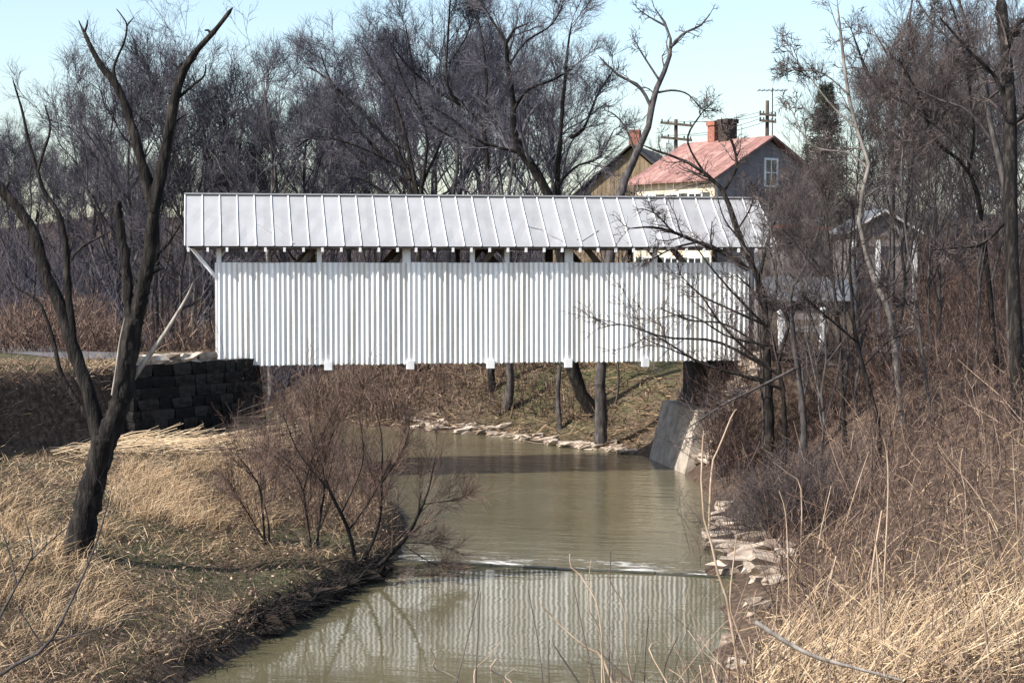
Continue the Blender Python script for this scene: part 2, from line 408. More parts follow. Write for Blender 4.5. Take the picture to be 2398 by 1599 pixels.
def smooth_path(P, n):
    P = np.array(P, float); k = len(P)
    t = np.linspace(0, k - 1, n); i = np.clip(t.astype(int), 0, k - 2); f = (t - i)[:, None]
    p0 = P[np.clip(i - 1, 0, k - 1)]; p1 = P[i]; p2 = P[i + 1]; p3 = P[np.clip(i + 2, 0, k - 1)]
    return .5 * (2 * p1 + (p2 - p0) * f + (2 * p0 - 5 * p1 + 4 * p2 - p3) * f ** 2 + (-p0 + 3 * p1 - 3 * p2 + p3) * f ** 3)
strip('road', smooth_path([(.3, 60.9), (-2.5, 61.6), (-5.5, 66), (-8, 73), (-12, 80), (-22, 88), (-45, 96)], 40), 3.4, M['gravel'])
strip('road', smooth_path([(19.3, 60.9), (24, 61.4), (30, 64), (40, 70), (60, 78)], 30), 3.4, M['gravel'])

# ------------------------------------------------------------------ covered bridge
BX0, BX1, BY0, BY1 = .41, 19.2, 59.0, 62.75
ZB, ZT, ZE, ZR = 4.08, 7.577, 8.13, 9.95
bridge = thing('covered_bridge', 'white covered bridge with ribbed metal siding and pale metal roof across the creek', 'bridge', ((BX0 + BX1) / 2, BY0, ZB))
BL = np.array(bridge.location)
def bpart(mb, name, m, parent=None):
    mb.v = [tuple(np.array(p) - BL) for p in mb.v]
    return mb.build(name, m, parent or bridge)
def xb(u):
    q = FW + (u - 1199) / F * RT; return q[0] / q[1] * BY0
NS = 26; sw = (BX1 - BX0) / NS
def sheet_mesh(seed, flip):
    r = np.random.default_rng(seed); n = 25
    x = np.linspace(-.004, sw + .004, n); ph = np.linspace(0, 8 * np.pi, n)
    amp = np.repeat(r.uniform(.045, .068, 5), 6)[:n]
    y = -amp * (1 - np.cos(ph)) / 2
    y = y - .006 * seed % 2
    V = []
    for z in (0, ZT - ZB):
        V += [(a + .006 * r.standard_normal() * 0, (b if not flip else -b), z + (r.uniform(-.05, .02) if z == 0 else 0)) for a, b in zip(x, y)]
    i = np.arange(n - 1)
    return mesh_np('siding_sheet', V, np.stack([i, i + 1, i + 1 + n, i + n], 1), M['siding'], True)
SH = [[sheet_mesh(k, f) for k in range(4)] for f in (0, 1)]
for f, yy in ((0, BY0), (1, BY1)):
    for k in range(NS):
        o = link('siding_sheet', SH[f][(k * 7 + k // 3) % 4], bridge, (BX0 + k * sw - BL[0], yy - BL[1] + (.004 if k % 2 else 0), rng.uniform(-.012, .012)))
        o.rotation_euler = (0, rng.uniform(-.0025, .0025), rng.uniform(-.006, .006))
# siding battens behind, deck and truss timbers
for f, yy in ((0, BY0 + .05), (1, BY1 - .13)):
    for z in (ZB + .35, ZB + 1.8, ZT - .16):
        bpart(MB().box(BX0 + .02, BX1 - .02, yy, yy + .08, z, z + .12), 'girt', M['timber'])
n_pl = 40
for k in range(n_pl):
    x0 = BX0 + k * (BX1 - BX0) / n_pl
    bpart(MB().box(x0 + .01, x0 + (BX1 - BX0) / n_pl - .01, BY0 + .2, BY1 - .2, ZB + .12, ZB + .2), 'deck_plank', M['timber'])
for u in (768, 960, 1148, 1330, 1510):
    xx = xb(u)
    bpart(MB().box(xx - .13, xx + .13, BY0 - .14, BY1 + .14, ZB - .20, ZB + .10), 'floor_beam', M['white_paint'])
for k, u in enumerate((508, 749, 953, 1107, 1188, 1333, 1534, 1742)):
    x = xb(u)
    wd = .16 if u not in (953, 1333) else .28
    x = min(max(x, BX0 + wd / 2), BX1 - wd / 2)
    bpart(MB().box(x - wd / 2, x + wd / 2, BY0 + .02, BY0 + .2, ZB + .2, ZE + .12), 'post', M['white_paint'])
    bpart(MB().box(x - wd / 2, x + wd / 2, BY1 - .2, BY1 - .02, ZB + .2, ZE + .12), 'post', M['timber'])
for k in range(6):
    x0 = BX0 + .3 + k * 3.15; x1 = x0 + 3.1
    s = 1 if k < 3 else -1
    for y in (BY0 + .3, BY1 - .3):
        bpart(MB().bar((x0 if s > 0 else x1, y, ZB + .3), (x1 if s > 0 else x0, y, ZE), .15, .2), 'truss_diagonal', M['timber'])
for y in (BY0 + .12, BY1 - .12):
    bpart(MB().box(BX0 - 1.0, BX1 + .92, y - .09, y + .09, ZE + .1, ZE + .26), 'wall_plate', M['timber'])
for k in range(9):
    x = BX0 + .4 + k * 2.32
    bpart(MB().box(x - .07, x + .07, BY0 + .34, BY1 - .34, ZE + .262, ZE + .40), 'tie_beam', M['timber'])
# roof
RX0, RX1 = BX0 - 1.06, BX1 + .98
YM = (BY0 + BY1) / 2; EV = .38
NP = 35; pw = (RX1 - RX0) / NP
dyr = YM - (BY0 - EV); slope = math.hypot(dyr, ZR - ZE)
def panel_mesh(seed):
    r = np.random.default_rng(seed); nu, nv = 3, 6
    V = []
    for j in range(nv):
        for i in range(nu):
            b = .012 * r.standard_normal() if 0 < j < nv - 1 else 0
            V.append((i * pw / (nu - 1), j / (nv - 1) * slope, (b if i == 1 else 0)))
    i = (np.arange(nv - 1)[:, None] * nu + np.arange(nu - 1)[None]).ravel()
    return mesh_np('roof_panel', V, np.stack([i, i + 1, i + nu + 1, i + nu], 1), M['roof_metal'], False)
PM = [panel_mesh(s) for s in range(6)]
seam_me = MB().box(-.017, .017, -.01, slope - .02, .004, .045).mesh('seam', M['seam'])
ang = math.atan2(ZR - ZE, dyr)
for side in (0, 1):
    for k in range(NP):
        p = link('roof_panel', PM[(k * 5 + side) % 6], bridge)
        if side == 0:
            p.location = (RX0 + k * pw - BL[0], BY0 - EV - BL[1], ZE - BL[2]); p.rotation_euler = (ang, 0, 0)
        else:
            p.location = (RX0 + (k + 1) * pw - BL[0], BY1 + EV - BL[1], ZE - BL[2]); p.rotation_euler = (ang, 0, math.pi)
        if side == 0 or k % 1 == 0:
            s = link('seam', seam_me, p, (0, 0, 0))
    p = link('roof_edge_seam', seam_me, bridge)
    p.location = ((RX1 if side == 0 else RX0) - BL[0], (BY0 - EV if side == 0 else BY1 + EV) - BL[1], ZE - BL[2]); p.rotation_euler = (ang, 0, 0 if side == 0 else math.pi)
bpart(MB().bar((RX0 - .02, YM, ZR + .03), (RX1 + .02, YM, ZR + .03), .2, .05), 'ridge_cap', M['roof_metal'])
# creases beaten into the sheet metal
def on_roof(u, v):
    r_ = FW + (u - 1199) / F * RT - (v - 799.5) / F * UP
    n_ = np.array([0, -math.sin(ang), math.cos(ang)]); p_ = np.array([0, BY0 - EV, ZE])
    return CAM + r_ * ((p_ - CAM) @ n_) / (r_ @ n_) + n_ * .012
for (u0, v0, u1, v1) in [(603, 526, 640, 548), (645, 528, 688, 571), (1238, 531, 1268, 538), (1270, 540, 1318, 566), (1312, 530, 1352, 562), (1362, 565, 1400, 540), (1438, 545, 1470, 570)]:
    bpart(MB().bar(on_roof(u0, v0), on_roof(u1, v1), .05, .035, (0, -.6, .8)), 'crease', M['roof_metal'])
# roof boarding under the metal, rafters and their white tails
for side, s in ((0, 1), (1, -1)):
    ye = BY0 - EV + .03 if side == 0 else BY1 + EV - .03
    a = np.array([0, ye, ZE - .05]); b = np.array([0, YM - s * .02, ZR - .05]); nrm = np.array([0, 0, -.035])
    q = [np.array([RX0 + .03, 0, 0]) + a, np.array([RX1 - .03, 0, 0]) + a, np.array([RX1 - .03, 0, 0]) + b, np.array([RX0 + .03, 0, 0]) + b]
    bpart(MB().hexa([p + nrm for p in q] + q), 'roof_boarding', M['timber'])
NR = 33
for k in range(NR):
    x = RX0 + .12 + k * (RX1 - RX0 - .24) / (NR - 1)
    for side, s in ((0, 1), (1, -1)):
        ye = (BY0 - EV + .16) if side == 0 else (BY1 + EV - .16)
        z0 = ZE + .16 * math.tan(ang) - .17
        r = bpart(MB().bar((x, ye, z0), (x, YM, ZR - .17), .06, .13), 'rafter', M['timber'])
        if side == 0:
            bpart(MB().box(x - .04, x + .04, BY0 - EV - .012, BY0 - EV + .1, ZE - .19, ZE - .045), 'rafter_tail', M['white_paint'], r)
# portals: gable boards and corner braces
for xe, s in ((BX0, -1), (BX1, 1)):
    nb = 16
    for k in range(nb):
        y0 = BY0 + .05 + k * (BY1 - BY0 - .1) / nb; y1 = y0 + (BY1 - BY0 - .1) / nb - .008
        zt = lambda y: ZR - .26 - abs(y - YM) / dyr * (ZR - ZE)
        x0, x1 = (xe - .03, xe) if s < 0 else (xe, xe + .03)
        bpart(MB().hexa([(x0, y0, ZE + .3), (x1, y0, ZE + .3), (x1, y1, ZE + .3), (x0, y1, ZE + .3), (x0, y0, max(zt(y0), ZE + .32)), (x1, y0, max(zt(y0), ZE + .32)), (x1, y1, max(zt(y1), ZE + .32)), (x0, y1, max(zt(y1), ZE + .32))]), 'gable_board', M['white_paint'])
    for y in (BY0 + .06, BY1 - .06):
        bpart(MB().bar((xe + s * .03, y, ZT - .5), (xe + s * .93, y, ZE + .06), .1, .12), 'brace', M['white_paint'])
    bpart(MB().hexa([(xe + s * .97 - .02, BY0 - EV, ZE - .12), (xe + s * .97 + .02, BY0 - EV, ZE - .12), (xe + s * .97 + .02, YM, ZR - .14), (xe + s * .97 - .02, YM, ZR - .14),
                     (xe + s * .97 - .02, BY0 - EV, ZE - .01), (xe + s * .97 + .02, BY0 - EV, ZE - .01), (xe + s * .97 + .02, YM, ZR - .04), (xe + s * .97 - .02, YM, ZR - .04)]), 'rake_board', M['white_paint'])
    bpart(MB().box(xe - .06, xe + .02, BY0 - .035, BY0 + .0, ZB - .0, ZT) if s < 0 else MB().box(xe - .02, xe + .06, BY0 - .035, BY0, ZB, ZT), 'corner_board', M['white_paint'])

# ------------------------------------------------------------------ stone work
def rock_mesh(seed, name, m, flat=1.0, rough=.16, rnd=.14):
    r = np.random.default_rng(seed)
    V = np.array([(x, y, z) for z in (-1, 1) for y in (-1, 1) for x in (-1, 1)], float) * .5
    # cube with one loop per axis: 26 points
    g = [-.5, 0, .5]; P = []; idx = {}
    for a in g:
        for b in g:
            for c in g:
                if max(abs(a), abs(b), abs(c)) == .5:
                    idx[(a, b, c)] = len(P); l = math.sqrt(a * a + b * b + c * c)
                    k = 1 - rnd + rnd * (.5 / l)
                    P.append(np.array([a, b, c]) * k + r.normal(0, rough * .3, 3) * np.array([1, 1, flat]))
    Fs = []
    for ax in range(3):
        for sgn in (-.5, .5):
            o = [i for i in range(3) if i != ax]
            for p in (0, 1):
                for q in (0, 1):
                    quad = []
                    for (i, j) in ((p, q), (p + 1, q), (p + 1, q + 1), (p, q + 1)):
                        c = [0, 0, 0]; c[ax] = sgn; c[o[0]] = g[i]; c[o[1]] = g[j]; quad.append(idx[tuple(c)])
                    flip = (sgn > 0) == (ax == 1)
                    Fs.append(quad[::-1] if flip else quad)
    return mesh_np(name, P, Fs, m, False)
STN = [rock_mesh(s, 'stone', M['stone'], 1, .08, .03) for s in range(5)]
RCK = [rock_mesh(20 + s, 'rock', M['rock'], .6, .34) for s in range(8)]

def stone_wall(root, a, b, z0, z1a, z1b, batter, thick=.5, ch=.34, lmin=.5, lmax=1.2, topmat=False):
    """coursed blocks between plan points a and b; outside is to the right of a->b"""
    a = np.array(a, float); b = np.array(b, float); L = np.linalg.norm(b - a); t = (b - a) / L; nrm = np.array([t[1], -t[0]])
    z = z0; c = 0
    rl = np.array(root.location)
    while z < max(z1a, z1b) - .1:
        h = ch * random.uniform(.85, 1.2); s = -random.uniform(0, .4)
        while s < L:
            l = random.uniform(lmin, lmax); s0, s1 = max(s, 0), min(s + l, L)
            s = s + l
            if s1 - s0 < .12: continue
            zt = z1a + (z1b - z1a) * (s0 + s1) / 2 / L
            if z + h * .5 > zt: continue
            m = a + t * (s0 + s1) / 2 + nrm * (batter * (zt - z) - thick / 2 + random.uniform(-.025, .025))
            o = link('stone', random.choice(STN), root, (m[0] - rl[0], m[1] - rl[1], z + h / 2 - rl[2]))
            o.scale = ((s1 - s0) - .035, thick, h * .97); o.rotation_euler = (random.gauss(0, .012), random.gauss(0, .012), math.atan2(t[1], t[0]) + random.gauss(0, .02))
        z += h
ab = thing('stone_abutment', 'dark coursed stone abutment with angled wing wall under the bridge end beside the straw bank', 'abutment', (1.2, 59, 1.2))
AO = np.array([1.2, 59, 1.2])
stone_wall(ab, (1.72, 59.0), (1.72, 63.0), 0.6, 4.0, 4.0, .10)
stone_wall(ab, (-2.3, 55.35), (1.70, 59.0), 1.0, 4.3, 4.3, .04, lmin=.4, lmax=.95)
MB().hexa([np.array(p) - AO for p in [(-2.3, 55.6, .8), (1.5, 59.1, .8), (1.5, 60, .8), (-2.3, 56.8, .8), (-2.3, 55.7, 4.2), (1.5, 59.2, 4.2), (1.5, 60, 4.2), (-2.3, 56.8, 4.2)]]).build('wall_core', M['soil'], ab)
t0 = np.array([-2.4, 55.4]); t1 = np.array([.28, 57.95]); n = 5
for k in range(n):
    a = t0 + (t1 - t0) * k / n; b = t0 + (t1 - t0) * (k + 1) / n; m = (a + b) / 2 + np.array([-.1, .12])
    o = link('capstone', RCK[k % 4], ab, (m[0] - AO[0], m[1] - AO[1], 4.29 + .15 - AO[2])); o.scale = (np.linalg.norm(b - a) * 1.0, .55, .3)
    o.rotation_euler = (0, random.gauss(0, .02), math.atan2(t1[1] - t0[1], t1[0] - t0[0]))
MB().box(-.9, .4, .15, 3.8, -.6, 2.78).build('core', M['soil'], ab)

ra = thing('concrete_abutment', 'battered concrete abutment with a sunlit edge standing in the creek', 'abutment', (17.6, 62, 0))
def loc_hex(c8): return [np.array(p) - np.array([17.6, 62, 0]) for p in c8]
MB().hexa(loc_hex([(16.8, 58.95, -.5), (17.4, 58.95, -.5), (17.4, 64.0, -.5), (16.8, 64.0, -.5), (17.45, 59.15, 2.25), (18.05, 59.15, 2.25), (18.05, 64.0, 2.25), (17.45, 64.0, 2.25)])).build('face_wall', M['concrete'], ra)
MB().box(.55, 1.7, -2.4, 1.6, -.5, 3.84).build('seat_block', M['stone'], ra)
wb = thing('stone_wing_wall', 'broken rubble stone wing wall beside the concrete abutment on the brushy bank', 'wall', (18.6, 58.5, 0))
for k in range(52):
    q = random.random(); x_ = 17.75 + 1.6 * q + random.gauss(0, .12); y_ = 58.7 - 1.1 * q + random.gauss(0, .35)
    o = link('stone', random.choice(RCK), wb, (x_ - 18.6, y_ - 58.5, max(zg(x_, y_), 0) + random.uniform(.0, .3)))
    o.scale = (random.uniform(.3, .75), random.uniform(.3, .5), random.uniform(.16, .32)); o.rotation_euler = (random.gauss(0, .2), random.gauss(0, .2), random.gauss(-.4, .4))
cw = thing('stone_parapet', 'low pale stone parapet at the road edge beyond the bridge by white posts', 'wall', (21.2, 56.9, 4))
stone_wall(cw, (19.5, 57.1), (22.3, 56.6), 3.5, 4.5, 4.4, .0, .5, .28, .5, 1.1)

def put_rock(u, v, z, sx, sy_, sz, name='rock', label=None, group=None, rz=None):
    p = hit(u, v)[0]; z = max(p[2], .3 if p[1] < 40 else 0) + sz * .25
    o = link(name, random.choice(RCK), None, (p[0], p[1], z)); o.scale = (sx, sy_, sz)
    o.rotation_euler = (random.gauss(0, .12), random.gauss(0, .12), random.uniform(0, 3.1) if rz is None else rz)
    return tag(o, label, 'rock', group)
LB1 = 'flat tan stone slab at the water edge below the brushy bank'
for (u, v, z, sx) in [(1690, 1205, .25, .9), (1715, 1225, .3, 1.5), (1690, 1245, .15, 1.2), (1740, 1232, .5, 1.1), (1705, 1262, .2, 1.5), (1735, 1285, .3, 1.7), (1690, 1282, .1, 1.0), (1770, 1262, .5, 1.0),
                      (1790, 1245, .7, .8), (1775, 1305, .35, 1.8), (1745, 1322, .2, 1.5), (1815, 1290, .7, .9), (1800, 1318, .55, 1.0), (1840, 1300, .8, .7), (1720, 1340, .15, 1.2), (1800, 1345, .5, .7), (1820, 1365, .6, .6), (1780, 1360, .4, .6),
                      (1765, 1415, .6, .5), (1780, 1432, .6, .55), (1712, 1505, .5, .45), (1725, 1560, .5, .45), (1755, 1210, .5, .7), (1700, 1190, .2, .6), (1680, 1230, .1, .6), (1760, 1335, .3, .6)]:
    put_rock(u, v, z, sx * random.uniform(.65, .95), sx * random.uniform(.4, .6), random.uniform(.16, .3), 'stone_slab', LB1, 'stone slabs along the right water edge', random.gauss(-.1, .3))
LB2 = 'pale flat stone on the far creek bank seen under the bridge'
for k in range(95):
    f = random.random(); u = 955 + f * 530; v = np.interp(u, [955, 1150, 1300, 1490], [1006, 1020, 1050, 1066]) - random.expovariate(1) * 9
    if u < 1080: v -= random.uniform(0, 22)
    p = at_z(u, v, .3); z = zg(p[0], p[1])
    s = random.uniform(.3, .8) * (1.4 if 1270 < u < 1400 else 1)
    put_rock(u, v, max(z, .02) + .04, s, s * .6, random.uniform(.1, .22), 'rock', LB2, 'stones along the far bank under the bridge', random.gauss(0, .4))

# ------------------------------------------------------------------ branching plants
def tubes(P, R, S=3):
    """P (N,K,3), R (N,K) -> verts, quads"""
    N, K, _ = P.shape
    T = np.gradient(P, axis=1); T /= np.linalg.norm(T, axis=2, keepdims=True) + 1e-9
    mt = T.mean(1); ref = np.where(np.abs(mt[:, 2:3]) < .75, np.array([[0, 0, 1.]]), np.array([[1., .13, 0]]))[:, None, :]
    A = np.cross(T, ref); A /= np.linalg.norm(A, axis=2, keepdims=True) + 1e-9
    B = np.cross(T, A)
    th = np.arange(S) * 2 * np.pi / S
    V = P[:, :, None] + R[:, :, None, None] * (A[:, :, None] * np.cos(th)[None, None, :, None] + B[:, :, None] * np.sin(th)[None, None, :, None])
    i = np.arange(N)[:, None, None] * K * S + np.arange(K - 1)[None, :, None] * S; s = np.arange(S)[None, None]; s2 = (s + 1) % S
    F_ = np.stack([i + s, i + s2, i + S + s2, i + S + s], -1).reshape(-1, 4)
    return V.reshape(-1, 3), F_

def merge(parts):
    V, F_, o = [], [], 0
    for v, f in parts:
        V.append(v); F_.append(f + o); o += len(v)
    return np.concatenate(V), np.concatenate(F_)

def grow(r, P, R, n, t=(.15, 1), ang=(25, 60), lr=.5, taper=.5, K=4, wig=.18, up=.1, rr=.6, rmin=.008, lmin=.15, lmax=99):
    N, Kp, _ = P.shape
    if np.isscalar(n): cnt = np.full(N, n)
    else: cnt = n
    par = np.repeat(np.arange(N), cnt); m = len(par)
    tv = t[0] + (t[1] - t[0]) * r.random(m)
    x = tv * (Kp - 1); i = np.minimum(x.astype(int), Kp - 2); f = (x - i)[:, None]
    p = P[par, i] * (1 - f) + P[par, i + 1] * f
    T = P[par, i + 1] - P[par, i]; T /= np.linalg.norm(T, axis=1, keepdims=True) + 1e-9
    rad = R[par, i] * (1 - f[:, 0]) + R[par, i + 1] * f[:, 0]
    L = np.linalg.norm(np.diff(P, axis=1), axis=2).sum(1)[par]
    q = r.standard_normal((m, 3)); q -= (q * T).sum(1, keepdims=True) * T; q /= np.linalg.norm(q, axis=1, keepdims=True) + 1e-9
    a = np.radians(r.uniform(*ang, m))[:, None]
    d = T * np.cos(a) + q * np.sin(a); d[:, 2] += up; d /= np.linalg.norm(d, axis=1, keepdims=True)
    ln = np.clip(L * lr * (1 - taper * tv) * r.uniform(.55, 1.25, m), lmin, lmax)
    C = np.zeros((m, K, 3)); C[:, 0] = p; step = (ln / (K - 1))[:, None]
    for k in range(1, K):
        d = d + r.standard_normal((m, 3)) * wig; d[:, 2] += up * .5; d /= np.linalg.norm(d, axis=1, keepdims=True)
        C[:, k] = C[:, k - 1] + d * step
    r0 = np.maximum(np.minimum(rad * rr, ln * .03 + .004), rmin)
    Rc = r0[:, None] * np.linspace(1, .35, K)[None]; Rc = np.maximum(Rc, rmin * .5)
    return C, Rc

def flat_twigs(r, P, R):
    # finest twigs: narrow strips turned at random
    d = P[:, -1] - P[:, 0]; q = np.cross(d, r.standard_normal((len(P), 3))); q /= np.linalg.norm(q, axis=1, keepdims=True) + 1e-9
    return ribbons(P, R * 1.3, q)

def ribbons(P, W, side):
    N, K, _ = P.shape
    V = np.stack([P - side[:, None] * W[:, :, None], P + side[:, None] * W[:, :, None]], 2).reshape(-1, 3)
    i = (np.arange(N)[:, None] * K * 2 + np.arange(K - 1)[None] * 2).ravel()
    return V, np.stack([i, i + 1, i + 3, i + 2], 1)

def crown(r, P, R, levels, S0=5):
    """grow the given levels off limbs P; returns merged tubes of all levels"""
    out = []; cur = (P, R)
    for k, lv in enumerate(levels):
        cur = grow(r, cur[0], cur[1], **lv)
        out.append(tubes(cur[0], cur[1], 4) if k == 0 else (tubes(cur[0], cur[1], 3) if k < len(levels) - 1 else flat_twigs(r, *cur)))
    return merge(out)

LV_TREE = [dict(n=7, t=(.2, 1), ang=(20, 50), lr=.45, K=6, wig=.09, up=.14, rr=.55, rmin=.016),
           dict(n=6, t=(.15, 1), ang=(20, 50), lr=.55, K=5, wig=.11, up=.1, rr=.55, rmin=.010, lmin=.6),
           dict(n=5, t=(.1, 1), ang=(15, 50), lr=.6, K=4, wig=.12, up=.08, rr=.55, rmin=.0065, lmin=.5),
           dict(n=2, t=(.1, 1), ang=(15, 50), lr=.7, K=3, wig=.1, up=.05, rr=.6, rmin=.005, lmin=.4)]

def make_tree(seed, H, spread=.35, limbs=6, bark='bark_grey', twig='twig_far', fork=.35, lv=None, lean=0.0, r0=None):
    """bare tree in local coordinates; returns (trunk_mesh, crown_mesh)"""
    r = np.random.default_rng(seed)
    K = 12; r0 = r0 or .0075 * H + .015
    P = [np.stack([np.cumsum(r.normal(0, .02 * H, K)) * .5 + lean * np.linspace(0, H, K) ** 1.3 / H ** .3, np.cumsum(r.normal(0, .02 * H, K)) * .5, np.linspace(-.3, H * .96, K)], 1)]
    P[0][0, :2] = 0
    R = [r0 * np.linspace(1.15, .12, K)]
    p0 = P[0]
    for k in range(limbs):
        t = fork + (.85 - fork) * (k + r.random()) / limbs
        x = t * (K - 1); i = int(x); s = p0[i] + (p0[i + 1] - p0[i]) * (x - i)
        a = r.uniform(0, 2 * np.pi); out = spread * H * r.uniform(.6, 1.1) * (1 - .55 * (t - fork)); rise = (H * .98 - s[2]) * r.uniform(.55, .98)
        q = np.linspace(0, 1, K)[:, None]
        path = s + np.array([np.cos(a), np.sin(a), 0]) * out * (q ** .8) + np.array([0, 0, 1]) * rise * (q ** 1.15)
        path += np.cumsum(r.normal(0, .012 * H, (K, 3)), 0) * q
        P.append(path); R.append(R[0][i] * .62 * np.linspace(1, .12, K))
    P = np.array(P); R = np.array(R)
    V, F_ = tubes(P, R, 6)
    tr = mesh_np('trunk', V, F_, M[bark], True)
    V, F_ = crown(r, P, R, lv or LV_TREE)
    return tr, mesh_np('crown', V, F_, M[twig])

def tree_thing(name, meshes, label, cat, loc, group=None):
    t = thing(name, label, cat, loc, 0, group)
    link('trunk', meshes[0], t); link('crown', meshes[1], t)
    return t

def guided(name, label, d, limbs, base=None, bark='bark_dark', twig='twig', lv=None, seed=1, drift=.12, cat='tree', K=14, S=7, group=None, extra=None, rb=1.25, low=True):
    """limbs = [(pixel polyline, width0 px, width1 px)]; traced at depth d, swinging off in depth, then twigs grown on them"""
    r = np.random.default_rng(seed)
    if d is None: d = float((hit(*limbs[0][0][0])[0] - CAM) @ FW)
    Ps, Rs, pix, dep = [], [], [], []
    for li, (pl, w0, w1) in enumerate(limbs):
        pl = smooth_path(np.array(pl, float), K)
        if not pix: ds = d
        else:
            A = np.concatenate(pix); D = np.concatenate(dep); ds = D[np.argmin(((A - pl[0]) ** 2).sum(1))]
        Lm = np.hypot(*(pl[-1] - pl[0])) * d / F
        dr = r.uniform(-1, 1) * drift * Lm * 2.2
        dd = ds + dr * np.linspace(0, 1, K) ** 1.2
        P = np.array([at(u, v, q) for (u, v), q in zip(pl, dd)])
        pix.append(pl); dep.append(dd)
        Rl = np.linspace(w0, w1, K) / 2 * d / F; Rl[-1] *= .3; Ps.append(P); Rs.append(Rl)
    if base is None:
        b = Ps[0][0].copy(); b[2] = zg(b[0], b[1])
    else: b = np.array([base[0], base[1], zg(*base)])
    if Ps[0][0][2] > b[2] + .1:                       # carry the main stem down to the ground
        q = Ps[0][0]; c = smooth_path([b - [0, 0, .3], b * .5 + q * .5 + [.05, 0, 0], q], 6)
        Ps.insert(0, np.array(smooth_path(c, K))); Rs.insert(0, np.linspace(limbs[0][1] * rb, limbs[0][1], K) / 2 * d / F)
    else: Ps[0][0][2] = b[2] - .25
    P = np.array(Ps) - b; R = np.array(Rs)
    R = R * (1 + .05 * r.standard_normal(R.shape)) 
    t = thing(name, label, cat, tuple(b), 0, group)
    V, F_ = tubes(P, R, S); V = V + r.normal(0, .012, V.shape) * (np.repeat(R.reshape(-1, 1), S, 0) > .06); link('trunk', mesh_np('trunk', V, F_, M[bark], True), t)
    if lv:
        n0 = len(Ps) - len(limbs); Pc, Rc = P[n0:].copy(), R[n0:].copy()
        if low: Pc[0] = smooth_path(P[n0][K * 2 // 5:], K); Rc[0] = np.interp(np.linspace(K * 2 // 5, K - 1, K), np.arange(K), R[n0])
        V, F_ = crown(r, Pc, Rc, lv); link('crown', mesh_np('crown', V, F_, M[twig]), t)
    for nm, mm, lims in (extra or []):
        Pe, Re = [], []
        for pl, w0, w1, off in lims:
            pl = smooth_path(np.array(pl, float), K); Pe.append(np.array([at(u, v, d + off) for u, v in pl]) - b); Re.append(np.linspace(w0, w1, K) / 2 * d / F)
        V, F_ = tubes(np.array(Pe), np.array(Re), 6); link(nm, mesh_np(nm, V, F_, M[mm], True), t)
    return t

# the dead forked tree
guided('dead_tree', 'tall dead forked tree with broken limbs on the straw bank', 35.6, [
    ([(176, 1345), (186, 1270), (210, 1160), (232, 1080), (246, 1015)], 74, 50), ([(186, 1260), (172, 1310), (150, 1352)], 34, 12), ([(196, 1260), (212, 1310), (232, 1345)], 30, 10),
    ([(238, 1060), (258, 1000), (286, 930), (301, 822), (316, 740)], 52, 44),
    ([(316, 760), (329, 700), (344, 630), (357, 540), (360, 475)], 36, 30),
    ([(311, 760), (301, 700), (296, 630), (281, 528), (275, 469)], 26, 17),
    ([(360, 490), (340, 410), (324, 352), (302, 270), (272, 200), (236, 153), (208, 101), (196, 73)], 27, 8),
    ([(196, 76), (190, 62), (184, 48)], 7, 2), ([(197, 78), (203, 62), (205, 47)], 7, 2),
    ([(358, 495), (374, 420), (391, 330), (407, 245), (425, 178), (459, 122), (505, 70), (545, 18)], 31, 8),
    ([(421, 185), (422, 165), (424, 148)], 13, 9), ([(420, 160), (408, 152), (399, 144)], 5, 2),
    ([(410, 236), (436, 214), (456, 196), (474, 183), (481, 168), (482, 150)], 8, 3), ([(456, 192), (450, 176)], 5, 2),
    ([(275, 198), (266, 165), (275, 135), (291, 98), (297, 60), (284, 36), (272, 21)], 8, 2), ([(296, 62), (304, 52), (313, 42)], 5, 2),
    ([(494, 82), (488, 72), (479, 72)], 8, 3),
    ([(236, 1045), (214, 945), (196, 884), (171, 816), (143, 719), (112, 655), (97, 604), (74, 535), (36, 482), (8, 451), (-30, 410)], 36, 22),
    ([(232, 1020), (205, 975), (171, 926), (140, 866), (126, 800), (104, 735), (84, 701), (38, 673), (15, 645)], 14, 4),
    ([(172, 818), (168, 757), (160, 680), (157, 617), (153, 563), (138, 502), (104, 450), (87, 400), (67, 330), (52, 260), (40, 220), (29, 184)], 19, 3),
    ([(89, 398), (104, 350), (116, 312), (115, 281), (104, 245)], 8, 3),
    ([(165, 608), (190, 580), (225, 560), (258, 542)], 8, 3),
    ([(84, 520), (88, 500), (86, 490)], 7, 3), ([(12, 445), (20, 430), (20, 424)], 7, 2),
    ([(398, 308), (412, 285), (437, 268)], 6, 2), ([(358, 640), (372, 632), (386, 627)], 7, 3)],
    extra=[('broken_limb', 'wood_bleached', [([(311, 885), (340, 845), (376, 795), (405, 750), (435, 700), (452, 664)], 16, 4, -.1)]),
           ('bare_wood', 'wood_bleached', [([(214, 1150), (216, 1110), (228, 1062)], 20, 10, -.24), ([(196, 1215), (200, 1190), (210, 1160)], 10, 6, -.27), ([(262, 925), (272, 860), (280, 800), (292, 745)], 5, 3, -.5), ([(372, 420), (377, 390), (384, 355)], 5, 3, -.3), ([(88, 402), (76, 360), (68, 330)], 6, 3, -.15), ([(226, 1130), (222, 1085), (232, 1050)], 16, 8, -.27)])],
    bark='bark_dark', seed=3, drift=.06, cat='tree', S=11, K=26)

